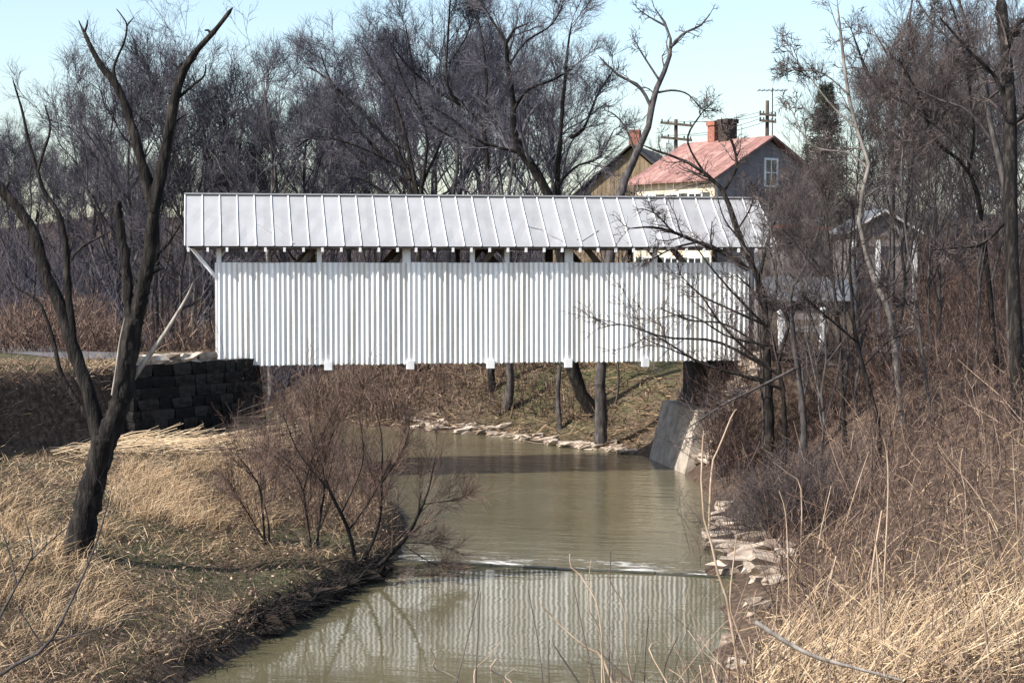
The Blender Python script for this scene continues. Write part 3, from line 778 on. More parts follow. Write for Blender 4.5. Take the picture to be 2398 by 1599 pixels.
# trees rising behind the bridge
LV_BIG = [dict(n=8, t=(.15, 1), ang=(20, 60), lr=.4, K=7, wig=.13, up=.12, rr=.5, rmin=.022, lmax=4.5),
          dict(n=7, t=(.15, 1), ang=(20, 55), lr=.55, K=5, wig=.15, up=.1, rr=.55, rmin=.013, lmin=.6),
          dict(n=5, t=(.1, 1), ang=(15, 55), lr=.6, K=4, wig=.15, up=.07, rr=.55, rmin=.008, lmin=.5),
          dict(n=3, t=(.1, 1), ang=(15, 50), lr=.7, K=3, wig=.12, up=.05, rr=.6, rmin=.006, lmin=.4)]
guided('bare_tree', 'big bare tree with crooked leaning trunk behind the middle of the bridge', None, [
    ([(1405, 968), (1362, 925), (1340, 860), (1332, 780), (1318, 620), (1290, 470), (1256, 401), (1222, 357), (1202, 306), (1202, 238), (1188, 153), (1185, 102), (1205, 68), (1246, 51)], 37.4, 3.0),
    ([(1318, 600), (1305, 452), (1311, 340), (1321, 204), (1331, 102), (1340, 50)], 15.8, 3.0),
    ([(1222, 357), (1171, 347), (1110, 323), (1060, 280), (1010, 250)], 9.4, 3.0), ([(1335, 323), (1368, 299), (1400, 221), (1440, 160)], 8.6, 3.0),
    ([(1202, 258), (1236, 211), (1297, 187), (1340, 160)], 8.6, 3.0), ([(1186, 104), (1160, 60), (1130, 10), (1120, -40)], 7.2, 3.0), ([(1188, 160), (1230, 100), (1290, 60), (1320, 10)], 5.8, 3.0),
    ([(1300, 440), (1350, 390), (1400, 370), (1440, 300)], 6.5, 3.0)], lv=LV_BIG, seed=11, twig='twig_far', S=8)
guided('bare_tree', 'bare tree with a straight tall leader beside the crooked leaning trunk', 80, [
    ([(1150, 880), (1145, 560), (1141, 425), (1134, 300), (1090, 252), (1056, 221), (1045, 170), (1052, 34), (1056, -20)], 15.8, 3.0),
    ([(1134, 300), (1140, 200), (1130, 100), (1110, 0)], 8.6, 3.0), ([(1090, 255), (1020, 210), (960, 160), (920, 110)], 7.2, 3.0), ([(1140, 350), (1080, 330), (1010, 290), (950, 200), (925, 130)], 6.5, 3.0),
    ([(1050, 150), (1090, 90), (1110, 30)], 5.0, 3.0)], lv=LV_BIG, seed=12, twig='twig_far')
guided('bare_tree', 'bare tree with many limbs fanning out over the bridge roof', 84, [
    ([(975, 870), (980, 620), (975, 452), (906, 326), (804, 221), (746, 170), (716, 158)], 14.4, 3.0),
    ([(975, 470), (889, 357), (831, 296), (790, 221), (763, 163), (750, 120)], 9.4, 3.0), ([(980, 470), (950, 323), (926, 238), (906, 197), (870, 140), (850, 110)], 10.1, 3.0),
    ([(970, 480), (906, 452), (831, 415), (770, 440)], 6.5, 3.0), ([(985, 460), (1000, 330), (980, 230), (960, 120), (950, 60)], 8.6, 3.0), ([(960, 420), (850, 380), (780, 300), (730, 210)], 6.5, 3.0),
    ([(985, 440), (1030, 340), (1060, 240), (1040, 140)], 6.5, 3.0), ([(940, 390), (830, 340), (740, 320), (690, 350)], 5.8, 3.0)], lv=LV_BIG, seed=13, twig='twig_far')
guided('bare_tree', 'slim bare tree with an S-bent trunk in front of the houses', 70, [
    ([(1405, 900), (1425, 620), (1451, 455), (1472, 403), (1489, 360), (1517, 301), (1528, 245), (1542, 196), (1563, 150), (1572, 105), (1560, 60), (1530, 15)], 26, 5),
    ([(1524, 250), (1500, 206), (1451, 178), (1430, 160), (1400, 130)], 9, 3), ([(1542, 217), (1575, 212), (1609, 220), (1637, 248), (1660, 270)], 6, 2),
    ([(1570, 112), (1600, 80), (1640, 60), (1665, 30)], 8, 3), ([(1560, 62), (1520, 40), (1490, 18)], 6, 2), ([(1490, 362), (1465, 300), (1440, 270), (1420, 260)], 6, 2), ([(1545, 190), (1500, 120), (1480, 80)], 6, 2)],
    lv=[dict(n=6, t=(.3, 1), ang=(30, 70), lr=.28, K=6, wig=.25, up=.05, rr=.5, rmin=.02, lmax=1.9), dict(n=4, t=(.2, 1), ang=(30, 70), lr=.5, K=4, wig=.25, up=.03, rr=.6, rmin=.014, lmin=.3),
        dict(n=2, t=(.3, 1), ang=(30, 70), lr=.6, K=3, wig=.25, up=.03, rr=.7, rmin=.01, lmin=.2)], seed=14, bark='bark_grey', twig='twig', drift=.1)
guided('bare_tree', 'dark branching tree hanging over the roof at the far right end of the bridge', 55, [
    ([(1800, 900), (1795, 780), (1787, 697), (1770, 641), (1738, 571), (1714, 501), (1693, 448), (1651, 406), (1598, 374), (1545, 357), (1496, 336)], 19, 4),
    ([(1693, 450), (1722, 400), (1724, 370), (1714, 332), (1693, 301), (1690, 275)], 10, 3), ([(1752, 632), (1696, 592), (1633, 567), (1574, 543), (1524, 532), (1468, 536)], 14, 3),
    ([(1633, 567), (1580, 580), (1540, 600), (1500, 625)], 6, 2), ([(1651, 408), (1610, 330), (1640, 270), (1660, 250)], 6, 2), ([(1574, 543), (1540, 505), (1510, 490)], 5, 2),
    ([(1776, 660), (1800, 560), (1830, 480), (1860, 420)], 9, 3), ([(1726, 540), (1760, 480), (1760, 420)], 5, 2), ([(1790, 760), (1700, 720), (1640, 690), (1590, 640)], 7, 2),
    ([(1795, 860), (1680, 800), (1560, 790), (1460, 760), (1400, 770)], 8, 2), ([(1798, 890), (1700, 870), (1600, 830), (1500, 790)], 7, 2), ([(1795, 820), (1700, 760), (1620, 750), (1540, 720)], 6, 2)],
    lv=[dict(n=8, t=(.2, 1), ang=(25, 65), lr=.38, K=6, wig=.16, up=.06, rr=.5, rmin=.016, lmax=2.4), dict(n=6, t=(.15, 1), ang=(25, 65), lr=.55, K=4, wig=.18, up=.04, rr=.6, rmin=.010, lmin=.3),
        dict(n=4, t=(.3, 1), ang=(25, 65), lr=.6, K=3, wig=.18, up=.03, rr=.7, rmin=.007, lmin=.2)], seed=15, bark='bark_dark', twig='twig', drift=.1)
guided('bank_tree', 'tangle of thin dark branches in front of the siding at the bridge end', 53, [
    ([(1835, 930), (1822, 850), (1800, 760), (1770, 690), (1720, 640)], 11, 3), ([(1826, 880), (1760, 830), (1690, 760), (1640, 690), (1600, 660)], 8, 2), ([(1830, 910), (1740, 880), (1640, 850), (1560, 800), (1500, 770)], 8, 2),
    ([(1800, 770), (1730, 700), (1660, 620), (1620, 560)], 7, 2), ([(1775, 700), (1760, 600), (1700, 520), (1680, 460)], 7, 2), ([(1822, 850), (1850, 760), (1880, 660), (1890, 560)], 8, 2), ([(1800, 765), (1820, 660), (1800, 560), (1820, 470)], 7, 2), ([(1812, 810), (1710, 790), (1620, 740), (1540, 745)], 6, 2)],
    lv=[dict(n=8, t=(.15, 1), ang=(25, 60), lr=.4, K=5, wig=.14, up=.06, rr=.5, rmin=.012, lmax=1.8), dict(n=6, t=(.15, 1), ang=(25, 60), lr=.55, K=4, wig=.16, up=.05, rr=.6, rmin=.008, lmin=.25), dict(n=3, t=(.2, 1), ang=(25, 60), lr=.6, K=3, wig=.15, up=.03, rr=.7, rmin=.006, lmin=.18)],
    seed=16, bark='bark_dark', twig='twig', drift=.12, low=False)
# tree trunks on the far bank seen under the bridge
for k, (u, v, wd, d, vt) in enumerate([(1186, 962, 22, None, 480), (1312, 1005, 13, None, 470), (1440, 955, 6, None, 500)]):
    guided('bank_tree', ['stout dark trunk standing on the far bank below the bridge deck', 'slim trunk rooted by the stones of the far bank', 
                         'spindly sapling on the grassy slope beyond the far bank'][k], d,
           [([(u, v), (u + 9 - 14 * (k == 1), (v + 800) / 2), (u - 8 + 22 * (k == 1), 700), (u + 10, (700 + vt) / 2), (u - 5, vt)], wd, wd * .3), ([(u - 2, 720), (u - 40, 560), (u - 60, vt - 60)], wd * .5, 2), ([(u + 2, 680), (u + 40, 540), (u + 50, vt - 30)], wd * .5, 2)],
           lv=LV_BIG[:3], seed=30 + k, twig='twig_far', bark='bark_grey')

# bare trees and saplings of the right bank
LV_SAP = [dict(n=8, t=(.2, 1), ang=(20, 60), lr=.3, K=6, wig=.18, up=.08, rr=.5, rmin=.016, lmax=3.0),
          dict(n=7, t=(.15, 1), ang=(25, 65), lr=.5, K=4, wig=.22, up=.05, rr=.6, rmin=.011, lmin=.3),
          dict(n=6, t=(.2, 1), ang=(25, 65), lr=.55, K=3, wig=.22, up=.04, rr=.7, rmin=.008, lmin=.2)]
RB = [('pale slender tree with mottled bark leaning over the right bank brush', 48, 'bark_pale', [
          ([(2110, 960), (2091, 781), (2080, 724), (2052, 668), (2024, 581), (2010, 480), (2037, 398), (2006, 300), (1985, 214), (1972, 107), (1960, 0)], 15, 6), ([(2006, 300), (1950, 250), (1880, 160), (1830, 100)], 6, 2), ([(1985, 220), (1920, 170), (1820, 165)], 5, 2), ([(2037, 400), (1990, 360), (1900, 340), (1850, 250)], 6, 2)]),
      ('thick dark trunk at the edge of the right bank wood', 44, 'bark_dark', [
          ([(2385, 1000), (2378, 760), (2366, 459), (2364, 245), (2352, 92), (2343, -20)], 34, 26), ([(2364, 260), (2330, 180), (2270, 120), (2200, 40)], 12, 5), ([(2360, 120), (2385, 60), (2420, 30)], 12, 6), ([(2370, 500), (2302, 570), (2240, 580), (2179, 586)], 9, 4), ([(2366, 300), (2420, 240), (2460, 180)], 10, 5)]),
      ('grey tree bending left beside the thick dark trunk', 50, 'bark_grey', [
          ([(2370, 900), (2365, 600), (2361, 480), (2330, 337), (2312, 245), (2297, 184), (2266, 77), (2240, -20)], 20, 8), ([(2330, 340), (2266, 260), (2190, 230), (2110, 180), (2040, 60)], 8, 3), ([(2300, 200), (2250, 120), (2190, 60), (2140, -10)], 7, 3), ([(2312, 428), (2230, 330), (2160, 270), (2080, 210)], 8, 3)]),
      ('forked grey tree beyond the right bank with two uprights', 66, 'bark_grey', [
          ([(2090, 800), (2089, 480), (2086, 306), (2080, 230), (2037, 184), (2018, 138), (1990, 60)], 14, 4), ([(2084, 260), (2120, 190), (2110, 110), (2130, 20)], 9, 3), ([(2089, 460), (2113, 321), (2138, 275), (2147, 184), (2130, 60), (2140, -20)], 10, 4), ([(2138, 275), (2190, 200), (2220, 100)], 6, 3)]),
      ('dark sapling arching right to left across the wood on the right', 52, 'bark_dark', [
          ([(2330, 820), (2300, 520), (2266, 398), (2190, 330), (2165, 260), (2147, 214), (2100, 130)], 12, 4), ([(2266, 400), (2281, 300), (2251, 92), (2220, -10)], 8, 4)]),
      ('thin straight sapling with a dark stem in the right bank brush', 46, 'bark_grey', [
          ([(2180, 970), (2154, 781), (2140, 640), (2126, 588), (2110, 420), (2120, 300)], 8, 3), ([(2150, 760), (2110, 690), (2060, 670)], 4, 2)]),
      ('dark sapling leaning left out of the right bank brush', 45, 'bark_dark', [
          ([(2055, 980), (2007, 805), (1996, 710), (1990, 600), (2000, 480)], 12, 3), ([(2005, 800), (1940, 745), (1890, 700)], 6, 2), ([(2020, 860), (2080, 800), (2140, 780)], 5, 2)]),
      ('dark upright sapling beside the white guard posts', 50, 'bark_dark', [
          ([(1975, 980), (1965, 781), (1951, 658), (1937, 535), (1930, 400), (1945, 280)], 10, 3), ([(1951, 660), (1900, 600), (1870, 520)], 5, 2)]),
      ('crooked tree with a forked stem in front of the white guard posts', 52, 'bark_grey', [
          ([(1880, 960), (1870, 879), (1856, 781), (1853, 682), (1877, 640), (1926, 518), (1950, 400)], 15, 4), ([(1853, 690), (1820, 600), (1800, 500), (1810, 400)], 9, 3), ([(1860, 790), (1830, 720), (1795, 690)], 6, 2), ([(1868, 860), (1780, 905), (1690, 950), (1600, 1010)], 8, 3)])]
for k, (lb, d, bk, lims) in enumerate(RB):
    guided('bank_tree', lb, d, lims, lv=LV_SAP, seed=50 + k, bark=bk, twig='twig', drift=.14, S=6)

# river bush with reddish twigs
guided('river_bush', 'multi-stemmed bare reddish bush at the water edge above the lip of the creek', 39.4, [
    ([(835, 1335), (817, 1243), (772, 1148), (758, 1095), (770, 1040), (786, 1000)], 10.8, 1.6), ([(737, 1345), (747, 1229), (761, 1113), (726, 1001), (723, 903)], 7.9, 1.6),
    ([(624, 1362), (612, 1166), (590, 1110), (560, 1070)], 7.2, 1.6), ([(624, 1362), (630, 1236), (612, 1148), (608, 1040)], 6.5, 1.6), ([(735, 1345), (717, 1200), (709, 1148), (680, 1095), (610, 1046)], 7.9, 1.6),
    ([(852, 1310), (887, 1229), (894, 1130), (894, 1025), (880, 960)], 8.6, 1.6), ([(870, 1340), (947, 1264), (982, 1200), (1003, 1148), (1020, 1070)], 10.8, 1.6),
    ([(940, 1272), (996, 1309), (1052, 1337)], 3.6, 1.6), ([(940, 1271), (1000, 1272), (1066, 1288)], 2.9, 1.6), ([(993, 1180), (1050, 1172), (1110, 1160)], 2.9, 1.6), ([(817, 1240), (866, 1172), (919, 1074)], 5.0, 1.6), ([(772, 1148), (700, 1060), (660, 960)], 5.0, 1.6),
    ([(800, 1200), (850, 1080), (840, 960), (850, 920)], 4.3, 1.6), ([(710, 1150), (740, 1050), (800, 930)], 3.6, 1.6), ([(640, 1300), (580, 1200), (540, 1130)], 4.3, 1.6), ([(894, 1130), (940, 1060), (960, 1000)], 3.6, 1.6), ([(870, 1345), (930, 1352), (985, 1372)], 3.6, 1.6)],
    lv=[dict(n=12, t=(.12, 1), ang=(15, 45), lr=.5, K=5, wig=.07, up=.12, rr=.5, rmin=.007, lmax=1.9), dict(n=9, t=(.1, 1), ang=(15, 45), lr=.6, K=4, wig=.08, up=.08, rr=.6, rmin=.0042, lmin=.3),
        dict(n=3, t=(.1, 1), ang=(15, 50), lr=.7, K=3, wig=.08, up=.05, rr=.7, rmin=.0032, lmin=.3)], seed=70, bark='bark_dark', twig='twig_red', drift=.18, cat='bush', S=6)

# look-alike trees of the wood behind: a few kinds, many copies
PROTO = []
for k in range(8):
    H = 14
    m = make_tree(100 + k, H, spread=[.22, .28, .33, .2, .3, .25, .18, .34][k], limbs=[6, 7, 7, 5, 8, 6, 5, 8][k], bark='bark_pale' if k in (3, 6) else 'bark_grey', fork=[.35, .3, .25, .4, .2, .3, .45, .22][k])
    PROTO.append(m)
for k in range(2):
    PROTO.append(make_tree(130 + k, 14, spread=.26, limbs=7, bark='bark_grey', twig='twig', fork=.22, r0=.075, lv=[dict(q, rmin=q['rmin'] * .85) for q in LV_TREE]))
VT_U = [-300, 0, 170, 230, 450, 560, 700, 820, 890, 960, 1100, 1250, 1350, 1430, 1500, 1560, 1660, 1780, 1860, 1920, 2000, 2100, 2500]
VT_V = [280, 290, 300, 330, 345, 375, 365, 280, 120, 40, 10, 20, 60, 130, 300, 420, 440, 440, 330, 200, 90, 20, -20]
first = {}
KIND = ['slim', 'many-limbed', 'broad-crowned', 'pale-barked', 'low-forking', 'narrow-crowned', 'pale upright', 'wide-spreading', 'thin grey', 'fine-twigged grey']
def wood_tree(u, d, vtop, kind, label, group):
    label = label.replace('bare tree', KIND[kind] + ' bare tree')
    x, y = xy(u, d); z = zg(x, y)
    H = max(4, (HZ - vtop) * d / F + CAM_Z - z)
    s = H / 14
    if kind not in first or first[kind][1] != group:
        if kind in first: t = dup(first[kind][0], (0, 0, 0), 0, 1, label, group)
        else:
            t = tree_thing('bare_tree', PROTO[kind], label, 'tree', (0, 0, 0), group); 
        first[kind] = (t, group)
    else: t = dup(first[kind][0], (0, 0, 0), 0, 1, label, group)
    t.location = (x, y, z - .1); t.rotation_euler = (0, 0, random.uniform(0, 6.28)); t.scale = (s * random.uniform(.9, 1.15), s * random.uniform(.9, 1.15), s)
def row(n, u0, u1, d0, d1, jit, label, group, kinds=range(8), smin=.62):
    for k in range(n):
        u = u0 + (u1 - u0) * (k + random.random()) / n
        vt = np.interp(u, VT_U, VT_V)
        f = random.random() ** 1.5
        wood_tree(u, random.uniform(d0, d1), vt + (HZ - vt) * f * jit, random.choice(list(kinds)), label, group)
WL = 'bare tree in the dense dark wood beyond the road left of the bridge', 'trees of the wood left of the bridge'
row(14, -120, 520, 92, 120, .3, *WL, [0, 1, 2, 4, 5, 7])
row(11, -160, 560, 120, 160, .2, *WL, [0, 1, 2, 4, 5, 7])
row(12, 500, 920, 110, 150, .35, 'bare tree in the thin wood behind the left half of the bridge roof', 'short trees behind the left half of the roof', [0, 1, 2, 4, 5, 7])
for k, (u, vt, kd) in enumerate([(215, 200, 0), (262, 160, 5), (330, 95, 1), (368, 80, 0), (395, 140, 5), (432, 115, 6), (482, 170, 0), (540, 215, 5), (598, 130, 3), (632, 125, 6), (668, 195, 0), (700, 185, 5), (742, 165, 1), (775, 240, 6), (820, 180, 0)]):
    wood_tree(u, random.uniform(92, 108), vt, kd, 'bare tree standing clear of the wood against the sky', 'tall thin trees left of the middle')
row(13, 860, 1340, 95, 130, .35, 'bare tree in the tall mass behind the middle of the bridge', 'trees behind the middle of the bridge', [0, 1, 2, 4, 5, 7])
row(6, 880, 1340, 135, 170, .5, 'bare tree in the tall mass behind the middle of the bridge', 'trees behind the middle of the bridge', [0, 1, 2, 4, 5, 7])
WR = 'bare tree in the wood behind the right bank', 'trees behind the right bank'
row(7, 2060, 2480, 62, 95, .5, *WR, [0, 1, 2, 4, 5, 7])
row(9, 2010, 2560, 95, 150, .45, *WR, [0, 1, 2, 4, 5, 7])
row(13, 1800, 2440, 46, 64, .55, 'bare tree screening the right end of the bridge', 'slender trees on the right bank', [8, 9, 8, 9, 8])
row(6, 1440, 1850, 125, 150, .2, 'bare tree far behind the houses', 'low trees behind the houses')

# ------------------------------------------------------------------ buildings
def house_frame(u, d, alpha):
    x, y = xy(u, d); th = math.atan2(x, y)
    r_ = np.array([math.cos(th), -math.sin(th)]); f_ = np.array([math.sin(th), math.cos(th)])
    e2 = math.cos(alpha) * r_ + math.sin(alpha) * f_; e1 = -math.sin(alpha) * r_ + math.cos(alpha) * f_
    return np.array([x, y]), e1, e2

def house(name, label, corner, e1, e2, L, W, zg0, ze, zr, wallm, gablem, roofm, over=.3, nroof=0, board=None):
    """corner = near corner; long wall runs along e1, gable along e2"""
    rt = thing(name, label, 'house' if 'house' in name else 'shed', (corner[0], corner[1], zg0), math.atan2(e2[1], e2[0]))
    # local axes: x = e2 (gable width), y = e1 (length)
    H = ze - zg0; R = zr - zg0
    MB().box(.0, .2, 0, L, -.6, H).build('front_wall', M[wallm], rt)
    MB().box(W - .2, W, 0, L, -.6, H).build('rear_wall', M[wallm], rt)
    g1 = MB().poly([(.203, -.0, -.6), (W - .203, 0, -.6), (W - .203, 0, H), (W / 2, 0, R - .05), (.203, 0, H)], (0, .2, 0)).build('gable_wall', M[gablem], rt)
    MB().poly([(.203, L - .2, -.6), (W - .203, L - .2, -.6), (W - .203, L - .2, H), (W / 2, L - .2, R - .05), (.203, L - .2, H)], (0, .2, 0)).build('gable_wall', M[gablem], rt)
    pit = (R - H) / (W / 2)
    for s in (0, 1):
        xa, xb = (-over, W / 2) if s == 0 else (W + over, W / 2)
        za, zb = H - over * pit + .06, R + .06
        n = nroof or 1
        for k in range(n):
            y0 = -over + (L + 2 * over) * k / n; y1 = -over + (L + 2 * over) * (k + 1) / n - (.02 if n > 1 else 0)
            MB().hexa([(xa, y0, za), (xb, y0, zb), (xb, y1, zb), (xa, y1, za), (xa, y0, za + .1), (xb, y0, zb + .1), (xb, y1, zb + .1), (xa, y1, za + .1)]).build('roof_sheet' if n > 1 else 'roof_slope', M[roofm], rt)
    return rt

def window(rt, wall, pos, w, h, m_frame='white_paint', shutters=False):
    """wall 'front' faces local -x, 'gable' faces local -y; pos = (along, z)"""
    a, z = pos
    def bx(a0, a1, z0, z1, o0, o1):
        return MB().box(-o1, -o0, a0, a1, z0, z1) if wall == 'front' else MB().box(a0, a1, -o1, -o0, z0, z1)
    f = MB()
    for q in ((a - w / 2 - .1, a - w / 2, z - .1, z + h + .1), (a + w / 2, a + w / 2 + .1, z - .1, z + h + .1), (a - w / 2, a + w / 2, z - .1, z), (a - w / 2, a + w / 2, z + h, z + h + .1), (a - w / 2, a + w / 2, z + h / 2 - .03, z + h / 2 + .03), (a - .025, a + .025, z, z + h / 2 - .03), (a - .025, a + .025, z + h / 2 + .03, z + h)):
        b = bx(*q, .004, .06); n = len(f.v); f.v += b.v; f.f += [tuple(i + n for i in t) for t in b.f]
    wo = f.build('window', M[m_frame], rt)
    bx(a - w / 2, a + w / 2, z, z + h, .004, .02).build('pane', M['glass'], wo)
    if shutters:
        for s in (-1, 1):
            c = a + s * (w / 2 + .1 + .24); bx(c - .22, c + .22, z - .05, z + h + .05, .004, .05).build('shutter', M['shutter'], wo)

c0, e1, e2 = house_frame(1672, 80, radians(42))
Lh, Wh = 5.9, 7.0
z0 = 5.0; zeav, zrid = 11.55, 13.5
hs = house('red_roof_house', 'cream two-storey house with faded red metal roof and gable coloured grey for its shade', c0, e1, e2, Lh, Wh, z0, zeav, zrid, 'cream', 'grey_wood_gable_shade', 'roof_red', .35, 12)  # gable's shade is put into its grey; the long walls stay cream
for a in (1.3, 3.0, 4.7):
    window(hs, 'front', (a, 4.35), .85, 1.5, 'white_paint', True); window(hs, 'front', (a, 1.2), .85, 1.6, 'white_paint', True)
for a in (1.9, 5.0): window(hs, 'gable', (a, 4.0), .8, 1.45)
for a in (1.9, 5.0): window(hs, 'gable', (a, 1.2), .8, 1.45)
window(hs, 'gable', (3.6, 6.3), .7, 1.2)
ch = MB().box(3.35, 3.85, 3.75, 4.25, 7.7, 9.55).build('chimney', M['brick'], hs); MB().box(3.29, 3.91, 3.69, 4.31, 9.4, 9.62).build('chimney_cap', M['brick'], ch)
ch = MB().box(3.3, 3.95, 2.75, 3.4, 7.7, 9.6).build('chimney', M['dark_brick'], hs); MB().box(3.24, 4.01, 2.69, 3.46, 9.45, 9.66).build('chimney_cap', M['dark_brick'], ch)
# rooftop aerial on the house
ant = thing('tv_antenna', 'thin television aerial on a mast above the red roof gable', 'antenna', tuple(at(1809, 330, 83)))
an = np.array(ant.location); tp = at(1809, 212, 83) - an
MB().bar((0, 0, -.3), tp + [0, 0, .12], .045, .045).build('mast', M['wire'], ant)
MB().bar(tp + RT * -.72, tp + RT * .72, .04, .04).build('boom', M['wire'], ant)
for k in range(7):
    q = tp + RT * (-.66 + k * .22); MB().bar(q - FW * .45, q + FW * .45, .02, .02).build('element', M['wire'], ant)

c1, f1, f2 = house_frame(1282, 96, radians(-14))
hb = house('tan_house', 'tan board gabled house with dark roof edge partly hidden behind the S-bent tree', c1, f1, f2, 8, 9.6, 5.0, 10.0, 14.0, 'tan_wall', 'tan_wall', 'roof_brown', .35)
nbd = 40
for k in range(nbd):
    a0 = .02 + k * 9.56 / nbd; a1 = a0 + 9.56 / nbd - .02
    zt = lambda a: 5.0 + (4.0 - .15) * (1 - abs(a - 4.8) / 4.8)
    MB().hexa([(a0, -.03, -.5), (a1, -.03, -.5), (a1, -.003, -.5), (a0, -.003, -.5), (a0, -.03, zt(a0)), (a1, -.03, zt(a1)), (a1, -.003, zt(a1)), (a0, -.003, zt(a0))]).build('wall_board', M['tan_wall'], hb)
for a in (2.6, 6.6): window(hb, 'gable', (a, .9), .9, 1.5)
window(hb, 'gable', (4.8, 4.6), .8, 1.3)
MB().box(4.5, 5.1, .6, 1.2, 8.3, 10.0).build('chimney', M['brick'], hb)

# low porch shed with a red edge, and the small gabled hut with white posts
c2, g1, g2 = house_frame(1795, 74, radians(10))
sh = thing('red_edged_porch', 'lean-to porch with a red roof edge beside the bridge end', 'porch', (c2[0], c2[1], 4.6), math.atan2(g2[1], g2[0]))
MB().hexa([(-.2, -.2, 4.55), (2.7, -.2, 4.4), (2.7, 2.6, 5.1), (-.2, 2.6, 5.25), (-.2, -.2, 4.67), (2.7, -.2, 4.52), (2.7, 2.6, 5.22), (-.2, 2.6, 5.37)]).build('roof_slope', M['roof_grey'], sh)
MB().hexa([(-.2, -.24, 4.5), (2.7, -.24, 4.35), (2.7, -.204, 4.35), (-.2, -.204, 4.5), (-.2, -.24, 4.7), (2.7, -.24, 4.55), (2.7, -.204, 4.55), (-.2, -.204, 4.7)]).build('eave_board', M['red_trim'], sh)
for a in (0, 1.3, 2.6): MB().box(a - .07, a + .07, -.07, .07, -.5, 4.35).build('post', M['timber'], sh)
MB().box(-.1, 2.6, 2.3, 2.5, -.5, 4.7).build('rear_wall', M['grey_wood_gable_shade'], sh)
c3, h1, h2 = house_frame(1992, 78, radians(14))
ht = house('white_post_shed', 'small grey gabled hut with white posts behind the saplings', c3, h1, h2, 3.4, 3.0, 4.8, 9.0, 9.9, 'grey_wood_gable_shade', 'grey_wood_gable_shade', 'roof_grey', .25)
MB().hexa([(-.28, -.3, 4.08), (1.5, -.3, 5.1), (1.5, -.27, 5.1), (-.28, -.27, 4.08), (-.28, -.3, 4.2), (1.5, -.3, 5.22), (1.5, -.27, 5.22), (-.28, -.27, 4.2)]).build('rake_board', M['white_paint'], ht)
MB().hexa([(1.504, -.3, 5.1), (3.28, -.3, 4.08), (3.28, -.27, 4.08), (1.504, -.27, 5.1), (1.504, -.3, 5.22), (3.28, -.3, 4.2), (3.28, -.27, 4.2), (1.504, -.27, 5.22)]).build('rake_board', M['white_paint'], ht)
MB().box(-.1, 3.1, -.34, -.24, 3.85, 4.02).build('lintel', M['timber'], ht)
for a in (.1, 1.2, 2.9): MB().box(a - .09, a + .09, -.33, -.15, -.4, 3.85).build('post', M['white_paint'], ht)
c4, k1, k2 = house_frame(1775, 68, radians(4))
gs = thing('grey_shed', 'low grey lean-to shed behind the white guard posts', 'shed', (c4[0], c4[1], 4.2), math.atan2(k2[1], k2[0]))
for q in range(9):
    a0 = q * .42; MB().hexa([(a0, -.25, 1.85), (a0 + .4, -.25, 1.85), (a0 + .4, 2.4, 2.75), (a0, 2.4, 2.75), (a0, -.25, 1.9), (a0 + .4, -.25, 1.9), (a0 + .4, 2.4, 2.8), (a0, 2.4, 2.8)]).build('roof_sheet', M['roof_grey'], gs)
    MB().box(a0, a0 + .4, 0, .04, -.4, 1.8).build('wall_board', M['timber'], gs)
MB().box(0, 3.7, 2.2, 2.26, -.4, 2.6).build('rear_wall', M['grey_wood_gable_shade'], gs)
for x_ in (0, 3.72): MB().poly([(x_, .05, -.4), (x_, 2.2, -.4), (x_, 2.2, 2.6), (x_, .05, 1.85)], (.05, 0, 0)).build('side_wall', M['grey_wood_gable_shade'], gs)

# white posts and grey plank rails at the bridge end
for k, (u, vt, vb) in enumerate([(1829, 728, 788), (1926, 722, 782)]):
    d = 60.6; p = at(u, vb, d); h = (vb - vt) * d / F
    po = thing('guard_post', ['white guard post nearer the bridge end', 'white guard post at the far end of the plank rail'][k], 'post', (p[0], p[1], zg(p[0], p[1])))
    dz = p[2] + h - zg(p[0], p[1])
    MB().box(-.1, .1, -.1, .1, -.3, dz - .05).build('shaft', M['white_paint'], po); MB().hexa([(-.12, -.12, dz - .05), (.12, -.12, dz - .05), (.12, .12, dz - .05), (-.12, .12, dz - .05), (-.05, -.05, dz + .04), (.05, -.05, dz + .04), (.05, .05, dz + .04), (-.05, .05, dz + .04)]).build('cap', M['white_paint'], po)
pr = thing('plank_rail', 'weathered grey two-plank rail between the white guard posts', 'fence', tuple(at(1880, 790, 60.7)))
pl0 = np.array(pr.location)
for v in (741, 770): MB().bar(at(1832, v, 60.5) - pl0, at(1924, v, 60.5) - pl0, .05, .2).build('plank', M['grey_wood_gable_shade'], pr)
p = at(57, 815, 70); g = thing('guard_post', 'lone weathered roadside post on the grass left of the bridge', 'post', (p[0], p[1], zg(p[0], p[1])))
MB().box(-.09, .09, -.09, .09, -.3, .75).build('shaft', M['grey_wood_gable_shade'], g); MB().hexa([(-.09, -.09, .75), (.09, -.09, .75), (.09, .09, .75), (-.09, .09, .75), (-.06, -.06, .8), (.06, -.06, .8), (.06, .06, .8), (-.06, .06, .8)]).build('cap', M['grey_wood_gable_shade'], g)

